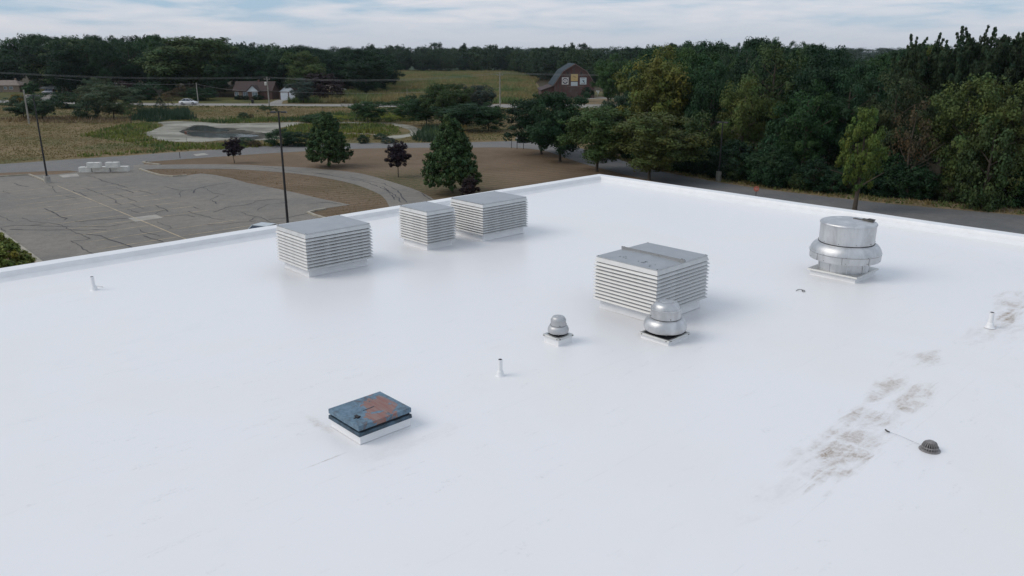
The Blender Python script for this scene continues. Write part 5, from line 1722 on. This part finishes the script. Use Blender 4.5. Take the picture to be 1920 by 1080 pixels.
b = P(-30, 173)
t = empty('house', (b.x, b.y, 0), R(4), 'leftmost low brick house with grey brown hipped roof', 'house')
k_ = b.y / FH
mb = MB().box(0, 66 * k_, 0, 7, 0, 2.2).obj('wall', M['siding_tan'], t)
mb = MB(); x1 = 66 * k_
mb.add([(-.4, -.4, 2.15), (x1 + .4, -.4, 2.15), (x1 + .4, 7.4, 2.15), (-.4, 7.4, 2.15), (2.6, 3.5, 3.7), (x1 - 2.6, 3.5, 3.7)], [(0, 1, 5, 4), (1, 2, 5), (2, 3, 4, 5), (3, 0, 4), (3, 2, 1, 0)])
rf = mb.obj('roof', M['roof_tan'], t)
MB().box(x1 * .72, x1 * .72 + .5, 4, 4.5, 3.0, 4.3).obj('chimney', M['siding_tan'], rf)
MB().box(28 * k_, 34.5 * k_, -.06, -.01, .05, 1.9).obj('garage_door', M['roof_tan'], t)
window(t, 38 * k_, 43 * k_, .9, 1.7, -.02); window(t, 48 * k_, 54 * k_, .9, 1.7, -.02)

b = P(86, 177)
t = empty('house', (b.x, b.y, 0), R(-3), 'carport house with pale grey roof behind the dark silver car', 'house')
k_ = b.y / FH
mb = MB()
x0, x1 = 5 * k_, 34 * k_
mb.add([(-1.2, -.8, 1.95), (x1 + 1.2, -.8, 1.75), (x1 + 1.0, 6.5, 1.9), (-.6, 6.5, 2.1), (1.0, 3.2, 3.35), (x1 - 1.3, 3.2, 3.3), (-1.2, -.8, 1.8), (x1 + 1.2, -.8, 1.6), (x1 + 1.0, 6.5, 1.75), (-.6, 6.5, 1.95)],
       [(0, 1, 5, 4), (1, 2, 5), (2, 3, 4, 5), (3, 0, 4), (0, 6, 7, 1), (1, 7, 8, 2), (2, 8, 9, 3), (3, 9, 6, 0), (9, 8, 7, 6)])
mb.obj('roof', M['roof_grey'], t)
MB().box(x0 + .3, x1, 4.5, 6.2, 0, 1.7).obj('wall', M['siding_brick'], t)
for x in (0.2, x1 * .5, x1): MB().box(x - .1, x + .1, -.5, -.3, 0, 1.72).obj('carport_post', M['siding_brick'], t)
MB().box(x0 + 1.2, x0 + 2.0, 4.42, 4.495, .1, 1.6).obj('door', M['dark'], t)

# ------------------------------------------------------------------ barn
def barn():
    b = P(1077, 184)
    k_ = (b.y) / FH
    t = empty('barn', (b.x, b.y, 0), R(2), 'weathered red barn with gambrel roof and painted square boards at the end of the cornfield', 'barn')
    W2, EZ, KX, KZ, AZ_ = 5.7, 3.75, 3.35, 7.3, 9.35
    LN = 17.0
    out2 = [(-W2, 0), (W2, 0), (W2, EZ), (KX, KZ), (0, AZ_), (-KX, KZ), (-W2, EZ)]
    def zt(x):
        x = abs(x)
        return EZ + (W2 - x) / (W2 - KX) * (KZ - EZ) if x > KX else KZ + (KX - x) / KX * (AZ_ - KZ)
    MB().prism(out2, 'y', .05, LN).obj('wall', M['barnwood'], t)
    # front boards one by one
    nb = 38
    for k in range(nb):
        x0 = -W2 + 2 * W2 * k / nb; x1 = x0 + 2 * W2 / nb - .02
        q = [(x0, 0), (x1, 0), (x1, zt(x1) - .02)] + ([(0, AZ_ - .02)] if x0 < 0 < x1 else []) + [(x0, zt(x0) - .02)]
        d = .0 + random.uniform(0, .02)
        MB().prism(q, 'y', -.01 - d, .045).obj('board', M['barnwood'] if random.random() < .75 else M['barnwood2'], t)
    mb = MB()
    o_ = .35
    prf = [(-W2 - .45, EZ - .45), (-KX - .05, KZ + .02), (0, AZ_ + .02), (KX + .05, KZ + .02), (W2 + .45, EZ - .45)]
    top_ = [(x * 1.02, z + .16) for x, z in prf]
    mb.prism(prf + top_[::-1], 'y', -.35, LN + .3)
    mb.obj('roof', M['barnroof'], t)
    rk = MB()
    for (xa, za), (xb, zb) in zip(prf[:-1], prf[1:]): rk.tube((xa, -.37, za + .02), (xb, -.37, zb + .02), .10, seg=4)
    rk.obj('rake_board', M['barntrim'], t)
    # lean-to at the left
    MB().prism([(-W2 - 3.6, 0), (-W2 - .01, 0), (-W2 - .01, 3.3), (-W2 - 3.6, 2.1)], 'y', 1.2, LN - 1).obj('lean_to', M['barnwood'], t)
    MB().prism([(-W2 - 4.0, 2.0), (-W2 + .05, 3.4), (-W2 + .05, 3.52), (-W2 - 4.0, 2.14)], 'y', .8, LN - .6).obj('lean_to_roof', M['roof_brown'], t)
    def board_xy(px_, py_):     # photo position to barn face coordinates
        return (px_ - 1075.9) / 70 * 11.5 * .98, AZ_ - (py_ - 124.8) / 35.2 * (AZ_ - EZ)
    def sq(px0, px1, py0, py1, mat, name):
        x0, z1 = board_xy(px0, py0); x1, z0 = board_xy(px1, py1)
        o = MB().box(x0, x1, -.12, -.04, z0, z1).obj(name, mat, t)
        return o, x0, x1, z0, z1
    ink = M['ink']
    def disc(cx, cz, r0, r1, a0, a1, y, mat, par, name, n=20, sz=1.0):
        vs_, fs = [], []
        for k in range(n + 1):
            a = a0 + (a1 - a0) * k / n
            for r in (r0, r1): vs_.append((cx + r * math.cos(a), y, cz + r * sz * math.sin(a)))
        for k in range(n): fs.append((2 * k, 2 * k + 1, 2 * k + 3, 2 * k + 2))
        return MB().add(vs_, fs).obj(name, mat, par)
    # white board with the dark round emblem
    o, x0, x1, z0, z1 = sq(1053.0, 1064.8, 147.4, 159.8, M['boardwhite'], 'painted_board')
    o['label'] = 'white board with a dark round emblem'
    cx, cz, r = (x0 + x1) / 2, (z0 + z1) / 2, (x1 - x0) / 2
    disc(cx, cz, r * .52, r * .84, R(-160), R(-20), -.124, ink, o, 'emblem_ring')
    disc(cx, cz, r * .60, r * .84, R(10), R(170), -.124, ink, o, 'emblem_ring')
    disc(cx, cz, r * .76, r * .84, R(-20), R(10), -.124, ink, o, 'emblem_ring')
    disc(cx, cz, r * .76, r * .84, R(170), R(200), -.124, ink, o, 'emblem_ring')
    for (a, b_, c, d) in ((-.32, .25, .30, .38), (-.42, .38, .05, .11), (-.45, .42, -.12, -.06), (-.30, .1, .16, .2)):
        MB().box(cx + a * r, cx + b_ * r, -.126, -.1205, cz + c * r, cz + d * r).obj('emblem_line', ink, o)
    # yellow board with a dark script-like stroke
    o, x0, x1, z0, z1 = sq(1069.0, 1081.2, 141.8, 153.8, M['boardyellow'], 'painted_board')
    o['label'] = 'yellow board with a dark scrawl'
    w_, h_ = x1 - x0, z1 - z0
    for (a, c, a2, c2) in ((.25, .66, .42, .74), (.42, .74, .55, .56), (.55, .56, .78, .52), (.3, .6, .5, .62), (.5, .62, .72, .66)):
        MB().tube((x0 + a * w_, -.124, z0 + c * h_), (x0 + a2 * w_, -.124, z0 + c2 * h_), .045, seg=4).obj('scrawl', ink, o)
    for a, c, u in ((.36, .62, .28), (.34, .66, .20)):
        MB().box(x0 + a * w_, x0 + c * w_, -.124, -.1205, z0 + u * h_, z0 + (u + .025) * h_).obj('scrawl', M['barntrim'], o)
    o, x0, x1, z0, z1 = sq(1069.2, 1081.0, 155.2, 162.2, M['boardblue'], 'painted_board')
    o['label'] = 'small pale board under the yellow one'
    w_, h_ = x1 - x0, z1 - z0
    for u in (.3, .55, .78): MB().box(x0 + .14 * w_, x0 + .86 * w_, -.123, -.1205, z0 + u * h_, z0 + (u + .05) * h_).obj('faint_line', M['boardwhite'], o)
    # pale blue board with the dark bird-like figure
    o, x0, x1, z0, z1 = sq(1085.0, 1096.6, 147.8, 159.8, M['boardblue'], 'painted_board')
    o['label'] = 'pale blue board with a dark figure'
    w_, h_ = x1 - x0, z1 - z0
    MB().prism([(x0 + a * w_, z0 + c * h_) for a, c in ((.34, .60), (.44, .52), (.50, .34), (.60, .32), (.78, .08), (.72, .30), (.66, .42), (.60, .52), (.50, .58), (.42, .68))], 'y', -.126, -.1205).obj('figure', ink, o)
    MB().prism([(x0 + a * w_, z0 + c * h_) for a, c in ((.46, .50), (.66, .54), (.74, .64), (.58, .60))], 'y', -.1275, -.1265).obj('figure', ink, o)
    MB().box(x0 + .2 * w_, x0 + .82 * w_, -.124, -.1205, z0 + .09 * h_, z0 + .15 * h_).obj('text_line', M['brick'], o)
    MB().box(x0 + .12 * w_, x0 + .80 * w_, -.124, -.1205, z0 + .86 * h_, z0 + .90 * h_).obj('text_line', M['barntrim'], o)
    for px_ in (1063.4, 1086.8):
        x, z = board_xy(px_, 139.6)
        MB().box(x - .14, x + .14, -.06, -.035, z - .42, z + .28).obj('vent_opening', M['dark'], t)
    MB().box(-1.9, 1.1, -.10, -.04, .1, 3.2).obj('sliding_door', M['barnwood2'], t)
    MB().box(-2.2, 2.6, -.12, -.035, 3.25, 3.38).obj('door_track', M['barntrim'], t)
    return t
def wood_mat(name, a, b_):
    m, tt, b = mat_new(name)
    v = pos(tt, True)
    mp_ = tt.nodes.new('ShaderNodeMapping'); mp_.inputs['Scale'].default_value = (5, 5, .5)
    tt.links.new(v, mp_.inputs['Vector'])
    n = noise(tt, 1.2, 6, .7, mp_.outputs[0], .3); n2 = noise(tt, .35, 4, .6, v)
    c = mixc(tt, mathn(tt, 'MULTIPLY', mapr(tt, n.outputs['Fac'], .35, .65), mapr(tt, n2.outputs['Fac'], .35, .6)), a, b_)
    tt.links.new(c, b.inputs['Base Color']); b.inputs['Roughness'].default_value = .9
    return m
M['barnwood'] = wood_mat('faded_red_boards', (.105, .045, .042), (.11, .09, .08))
M['barnwood2'] = wood_mat('greyed_red_boards', (.085, .052, .047), (.12, .10, .09))
M['barntrim'] = simple('weathered_trim', (.22, .15, .13), .9, 0, .2, 3)
M['barnroof'] = simple('slate_blue_shingles', (.042, .056, .066), .95, 0, .2, 2, .3, spec=.15)
M['ink'] = simple('dark_blue_paint', (.02, .035, .06), .7, 0, .1, 3)
M['boardwhite'] = simple('white_board_paint', (.60, .57, .55), .7, 0, .06, 3)
M['boardyellow'] = simple('yellow_board_paint', (.55, .40, .17), .7, 0, .06, 3)
M['boardblue'] = simple('pale_blue_board_paint', (.47, .55, .58), .7, 0, .06, 3)
barn()

# ------------------------------------------------------------------ grasses, reeds and corn (stuff)
def inside(poly, x, y):
    px_ = np.array([p_.x for p_ in poly]); py_ = np.array([p_.y for p_ in poly])
    c = np.zeros(len(x), bool)
    j = len(px_) - 1
    for i in range(len(px_)):
        cond = ((py_[i] > y) != (py_[j] > y)) & (x < (px_[j] - px_[i]) * (y - py_[i]) / (py_[j] - py_[i] + 1e-12) + px_[i])
        c ^= cond
        j = i
    return c

def vnoise(x, y, s, seed):
    """smooth value noise"""
    r_ = np.random.default_rng(seed).random((256, 256))
    u, v = x / s + 1000, y / s + 1000
    i, j = np.floor(u).astype(int), np.floor(v).astype(int)
    fu, fv = u - i, v - j
    fu, fv = fu * fu * (3 - 2 * fu), fv * fv * (3 - 2 * fv)
    g_ = lambda a, b: r_[a % 256, b % 256]
    return (g_(i, j) * (1 - fu) + g_(i + 1, j) * fu) * (1 - fv) + (g_(i, j + 1) * (1 - fu) + g_(i + 1, j + 1) * fu) * fv

def blades(name, poly, dens, h, wd, cols, label, z=0.0, excl=(), per=3, seed=1, patch=9.0, cut=None, spread=.35, rowdir=None):
    rg = np.random.default_rng(seed)
    xs = [p_.x for p_ in poly]; ys = [p_.y for p_ in poly]
    n = int((max(xs) - min(xs)) * (max(ys) - min(ys)) * dens)
    x = rg.uniform(min(xs), max(xs), n); y = rg.uniform(min(ys), max(ys), n)
    if rowdir:
        ang, sp = rowdir
        ca, sa_ = math.cos(ang), math.sin(ang)
        u = x * ca + y * sa_; v = -x * sa_ + y * ca
        v = np.round(v / sp) * sp + rg.normal(size=n) * sp * .06
        x, y = u * ca - v * sa_, u * sa_ + v * ca
    m_ = inside(poly, x, y)
    for e_ in excl: m_ &= ~inside(e_, x, y)
    m_ &= np.abs(x) < y * .70 + 3
    if cut is not None: m_ &= vnoise(x, y, cut[0], seed + 9) > cut[1]
    x, y = x[m_], y[m_]; n = len(x)
    k1 = vnoise(x, y, patch, seed + 1) * .6 + vnoise(x, y, patch / 3.3, seed + 2) * .4
    k1 = np.clip((k1 - .25) / .5, 0, 1)
    cols = np.array(cols)
    pos_ = k1 * (len(cols) - 1)
    i0 = np.clip(pos_.astype(int), 0, len(cols) - 2)
    f = (pos_ - i0)[:, None]
    col = cols[i0] * (1 - f) + cols[i0 + 1] * f
    col *= rg.uniform(.86, 1.15, (n, 1))
    hh_ = h * rg.uniform(.55, 1.25, n) * (.75 + .5 * vnoise(x, y, patch / 2, seed + 3))
    V, T, Cc = [], [], []
    for b_ in range(per):
        a = rg.uniform(0, 2 * np.pi, n)
        ox, oy = rg.normal(size=n) * spread, rg.normal(size=n) * spread
        w_ = wd * rg.uniform(.6, 1.3, n)
        lx, ly = rg.normal(size=n) * hh_ * .28, rg.normal(size=n) * hh_ * .28
        zz = np.full(n, z)
        p0 = np.stack([x + ox - np.cos(a) * w_, y + oy - np.sin(a) * w_, zz], 1)
        p1 = np.stack([x + ox + np.cos(a) * w_, y + oy + np.sin(a) * w_, zz], 1)
        p2 = np.stack([x + ox + lx, y + oy + ly, zz + hh_ * rg.uniform(.7, 1.1, n)], 1)
        V.append(np.stack([p0, p1, p2], 1)); Cc.append(np.repeat(col * rg.uniform(.85, 1.15, (n, 1)), 3, 0))
    V = np.concatenate(V).reshape(-1, 3); Cc = np.concatenate(Cc)
    T = np.arange(len(V)).reshape(-1, 3)
    me = np_mesh(name, V, tris=T, mat=M['grassblade'], attrs={'tone': np.concatenate([Cc, np.ones((len(Cc), 1))], 1)})
    o = link(name, me); o.color = (1, 1, 1, 1)
    o['kind'] = 'stuff'; o['label'] = label; o['category'] = 'grass'
    return o
BRN, TAN, OLV, GRN, YGR, DGR = (.20, .145, .064), (.25, .18, .09), (.165, .155, .055), (.078, .120, .034), (.16, .185, .036), (.028, .058, .028)
SHORE = [pond_pts, px([(700, 233), (790, 233), (800, 250), (745, 262), (700, 259), (750, 250), (745, 240)])]
mead = px([(-260, 318), (0, 306), (110, 298.5), (240, 290), (400, 279), (480, 274), (560, 270), (660, 267), (800, 266.5), (960, 263), (965, 248), (960, 212), (960, 204.5), (640, 203), (300, 200.5), (100, 199), (0, 197), (-260, 192)])
blades('dry_meadow_grass', mead, 2.8, .15, .08, [(.11, .135, .042), OLV, BRN, TAN, OLV, BRN], 'dry brown meadow grass around the pond', excl=SHORE, seed=3, patch=14)
gw = [smooth_line(px([(150, 255), (205, 240), (262, 232), (300, 238), (272, 250), (285, 260), (330, 269), (420, 270), (500, 268), (520, 273), (420, 281), (360, 279), (300, 283), (245, 268), (200, 262)]), 4),
      px([(140, 296), (240, 289.5), (300, 285.5), (400, 279), (470, 274.5), (470, 270), (360, 277), (260, 284), (150, 291)]),
      smooth_line(px([(352, 227.2), (400, 226), (480, 222), (560, 220), (600, 214), (700, 212), (790, 218), (800, 226), (730, 229), (640, 227.5), (560, 228.5), (480, 229.5), (417, 231.5), (386, 229)]), 3),
      smooth_line(px([(520, 250), (545, 238), (590, 234), (680, 233), (735, 234), (762, 243), (755, 250), (730, 254), (650, 249.5), (640, 252), (700, 256), (640, 262), (560, 266), (530, 264)]), 3)]
for i, q in enumerate(gw):
    blades('green_weeds', q, (2.0, 2.4, 1.8, 2.2)[i], (.5, .45, .7, .6)[i], .13, [GRN, YGR, GRN, YGR, (.13, .14, .03)] if i != 2 else [DGR, GRN, GRN, YGR],
           ('bright green weeds left of the pond', 'yellow green strip of weeds along the far driveway', 'green weeds on the far bank of the pond', 'green weeds on the near bank and spit of the pond')[i],
           excl=SHORE if i != 1 else (), seed=20 + i, patch=6)
blades('cattails', px([(248, 226), (262, 212), (310, 208), (350, 209), (362, 216), (360, 226), (320, 227.3), (290, 229)]), 3.0, 1.3, .10, [DGR, (.03, .06, .035), DGR], 'dark green band of cattails on the left bank of the pond', seed=41, per=4, cut=(3.0, .38))
blades('cattails', px([(775, 262), (790, 250), (800, 240), (825, 245), (830, 262), (800, 268)]), 3.0, 1.3, .09, [DGR, (.035, .065, .035), GRN], 'dark green reeds right of the curved pond arm', seed=42, per=4)
blades('tall_grass', px([(0, 223), (60, 221), (150, 219), (240, 224), (240, 232), (120, 231), (0, 229)]), 1.2, .7, .14, [TAN, (.17, .125, .08), BRN], 'pale brown tall grass in the left meadow', seed=43, patch=8)
blades('roadside_grass', px([(-200, 199), (0, 197.5), (300, 200.5), (640, 203.5), (960, 205), (960, 201.7), (640, 200.2), (300, 198.3), (0, 193), (-200, 189.5)]), 1.2, .25, .14, [OLV, GRN, (.10, .095, .04)], 'green brown grass on the near side of the highway', seed=44)
blades('parched_turf', px([(400, 318), (560, 327), (640, 341), (700, 361), (722, 378), (735, 400), (640, 410), (590, 397), (657, 384.5), (542, 359), (433, 334.3), (376, 325.7), (290, 325), (270, 319)]), 5, .05, .04,
       [BRN, TAN, (.20, .15, .10), TAN], 'parched turf between the loop drive and the parking lot', z=.014, seed=45, patch=3, spread=.15)
blades('roadside_weeds', [p_ + Vector((0, 0, 0)) for p_ in edge[:-6]] + [p_ + Vector((1.3, 2.2, 0)) for p_ in reversed(edge[:-6])], 5, .3, .10, [OLV, GRN, BRN, OLV], 'low weeds between the side road and the wood', seed=46, patch=4, spread=.2)
# fallen leaves and dry growth at the right foot of the wood
# corn
corn = px([(536, 193), (700, 194.3), (960, 194.6), (1004, 188), (1012, 176), (1000, 160), (1010, 150), (960, 136.5), (700, 134.5), (697, 150), (690, 163), (655, 174), (640, 178), (575, 189)])
cs = MB(); 
tri = tessellate_polygon([[Vector((p_.x, p_.y, 0)) for p_ in corn]])
cs.add([(p_.x, p_.y, .04) for p_ in corn], [tuple(t_) if (corn[t_[1]] - corn[t_[0]]).cross(corn[t_[2]] - corn[t_[0]]).z > 0 else (t_[0], t_[2], t_[1]) for t_ in tri])
cf = empty('cornfield', (0, 0, 0), 0); cf['kind'] = 'stuff'; cf['label'] = 'ripening cornfield with tan and green bands beyond the highway'; cf['category'] = 'cornfield'
o = cs.obj('corn_floor', M['corn_soil'], cf)
CT, CG, CO = (.25, .225, .095), (.13, .18, .065), (.24, .19, .085)
o = blades('corn_rows', corn, 2.0, 1.55, .20, [CG, CT, CG, CT, CO, CT, CG], 'ripening corn in rows', z=.04, seed=51, per=3, patch=26, spread=.12, rowdir=(R(84), .95))
for k_ in ('label', 'category'): del o[k_]
o.parent = cf

# far wood to the horizon
def far_wood():
    rg = np.random.default_rng(77)
    src = crown('forest', 900, .12)
    n = len(src.vertices)
    co = np.empty(n * 3, np.float32); src.vertices.foreach_get('co', co); co = co.reshape(-1, 3)
    tn = np.empty(n * 4, np.float32); src.attributes['tone'].data.foreach_get('color', tn); tn = tn.reshape(-1, 4)
    V, Tn = [], []
    line = []
    for p0, p1, n_, h in (((-92, 505), (4, 497), 15, 13.4), ((-96, 522), (14, 512), 14, 15), ((-100, 545), (70, 540), 20, 16.5), ((2, 478), (20, 345), 12, 13.0), ((14, 470), (34, 340), 11, 14),
                          ((20, 338), (66, 300), 10, 12.2), ((30, 352), (80, 318), 9, 13.5), ((18, 400), (90, 360), 10, 15)):
        for i in range(n_):
            u = (i + rg.random()) / n_
            line.append((p0[0] + (p1[0] - p0[0]) * u + rg.normal() * 1.5, p0[1] + (p1[1] - p0[1]) * u + rg.normal() * 2.5, h * rg.uniform(.86, 1.12), rg.uniform(11, 16)))
    for i in range(46):                  # the wood goes on beyond the right edge of the view
        y = rg.uniform(40, 230); x = y * rg.uniform(.76, 1.5) + 6
        if x < 46 or y < 62 - (x - 42) * .1: continue
        line.append((x, y, rg.uniform(11, 15.5), rg.uniform(11, 15)))
    s2 = [crown('forest', 950 + k, .28) for k in range(3)]
    V2, T2 = [], []
    for k, (x, y, h, w_) in enumerate(line):
        sm = s2[k % 3]; n2 = len(sm.vertices)
        c2 = np.empty(n2 * 3, np.float32); sm.vertices.foreach_get('co', c2); c2 = c2.reshape(-1, 3)
        t2 = np.empty(n2 * 4, np.float32); sm.attributes['tone'].data.foreach_get('color', t2); t2 = t2.reshape(-1, 4).copy()
        a = rg.uniform(0, 6.3); ca, sa_ = math.cos(a), math.sin(a)
        zz = np.maximum(c2[:, 2] * 1.08 - .08, 0) * h
        V2.append(np.stack([(c2[:, 0] * ca - c2[:, 1] * sa_) * w_ + x, (c2[:, 0] * sa_ + c2[:, 1] * ca) * w_ + y, zz], 1))
        t2[:, :3] *= np.array([(.030, .058, .028), (.024, .048, .025), (.040, .070, .030)][rg.integers(3)]); T2.append(t2)
    V2 = np.concatenate(V2); T2 = np.concatenate(T2)
    me = np_mesh('tree_line', V2, quads=np.arange(len(V2)).reshape(-1, 4), mat=M['leaf'], attrs={'tone': T2})
    o = link('tree_line', me); o.color = (1, 1, 1, 1); o['kind'] = 'stuff'; o['label'] = 'dense dark tree line behind the cornfield and the barn, and on to the right'; o['category'] = 'wood'
    rows_ = [(640, 40, 15.5, 14), (760, 44, 16, 16), (980, 52, 17, 18), (1350, 62, 17.5, 24), (2000, 70, 19, 34), (3100, 80, 22, 52)]
    for y0, m_, h, w_ in rows_:
        for i in range(m_):
            x = (-.72 + 1.44 * (i + rg.random()) / m_) * y0
            if y0 < 1000 and x / y0 > .30: pass
            a = rg.uniform(0, 6.3); ca, sa_ = math.cos(a), math.sin(a)
            k = w_ * rg.uniform(.9, 1.4) * 1.45; hh_ = h * rg.uniform(.82, 1.12)
            if rg.random() < .07: hh_ *= 1.18
            v = np.stack([(co[:, 0] * ca - co[:, 1] * sa_) * k + x, (co[:, 0] * sa_ + co[:, 1] * ca) * k + y0 + rg.uniform(-30, 30), co[:, 2] * hh_], 1)
            V.append(v)
            c_ = np.array([(.026, .050, .024), (.034, .062, .026), (.022, .042, .022)][rg.integers(3)])
            tt = tn.copy(); tt[:, :3] *= c_
            Tn.append(tt)
    V = np.concatenate(V); Tn = np.concatenate(Tn)
    me = np_mesh('distant_wood', V, quads=np.arange(len(V)).reshape(-1, 4), mat=M['leaf'], attrs={'tone': Tn})
    o = link('distant_wood', me); o.color = (1, 1, 1, 1); o['kind'] = 'stuff'; o['label'] = 'dark wooded land reaching to the horizon'; o['category'] = 'wood'
    mb = MB(); mb.add([(-GS, 560, .3), (GS, 560, .3), (GS, GS - 10, .3), (-GS, GS - 10, .3)], [(0, 1, 2, 3)])
    g_ = mb.obj('wooded_terrain', M['woodland']); g_['kind'] = 'structure'
M['woodland'] = ground_mat('woodland_canopy', ((.02, .036, .02), (.028, .048, .024), (.034, .055, .026)), .02, .15)
far_wood()

# thin summer haze
if HAZE:
    hz = MB().box(-3600, 3600, -300, 3900, -1.2, 24).obj('haze', None)
    hz.data.materials.clear()
    m = bpy.data.materials.new('thin_haze'); m.use_nodes = True
    t = m.node_tree; t.nodes.clear()
    o_ = t.nodes.new('ShaderNodeOutputMaterial'); v_ = t.nodes.new('ShaderNodeVolumePrincipled')
    v_.inputs['Color'].default_value = (.78, .88, 1.0, 1); v_.inputs['Density'].default_value = HAZE
    v_.inputs['Anisotropy'].default_value = .3
    t.links.new(v_.outputs[0], o_.inputs['Volume'])
    hz.data.materials.append(m)
    hz['kind'] = 'stuff'
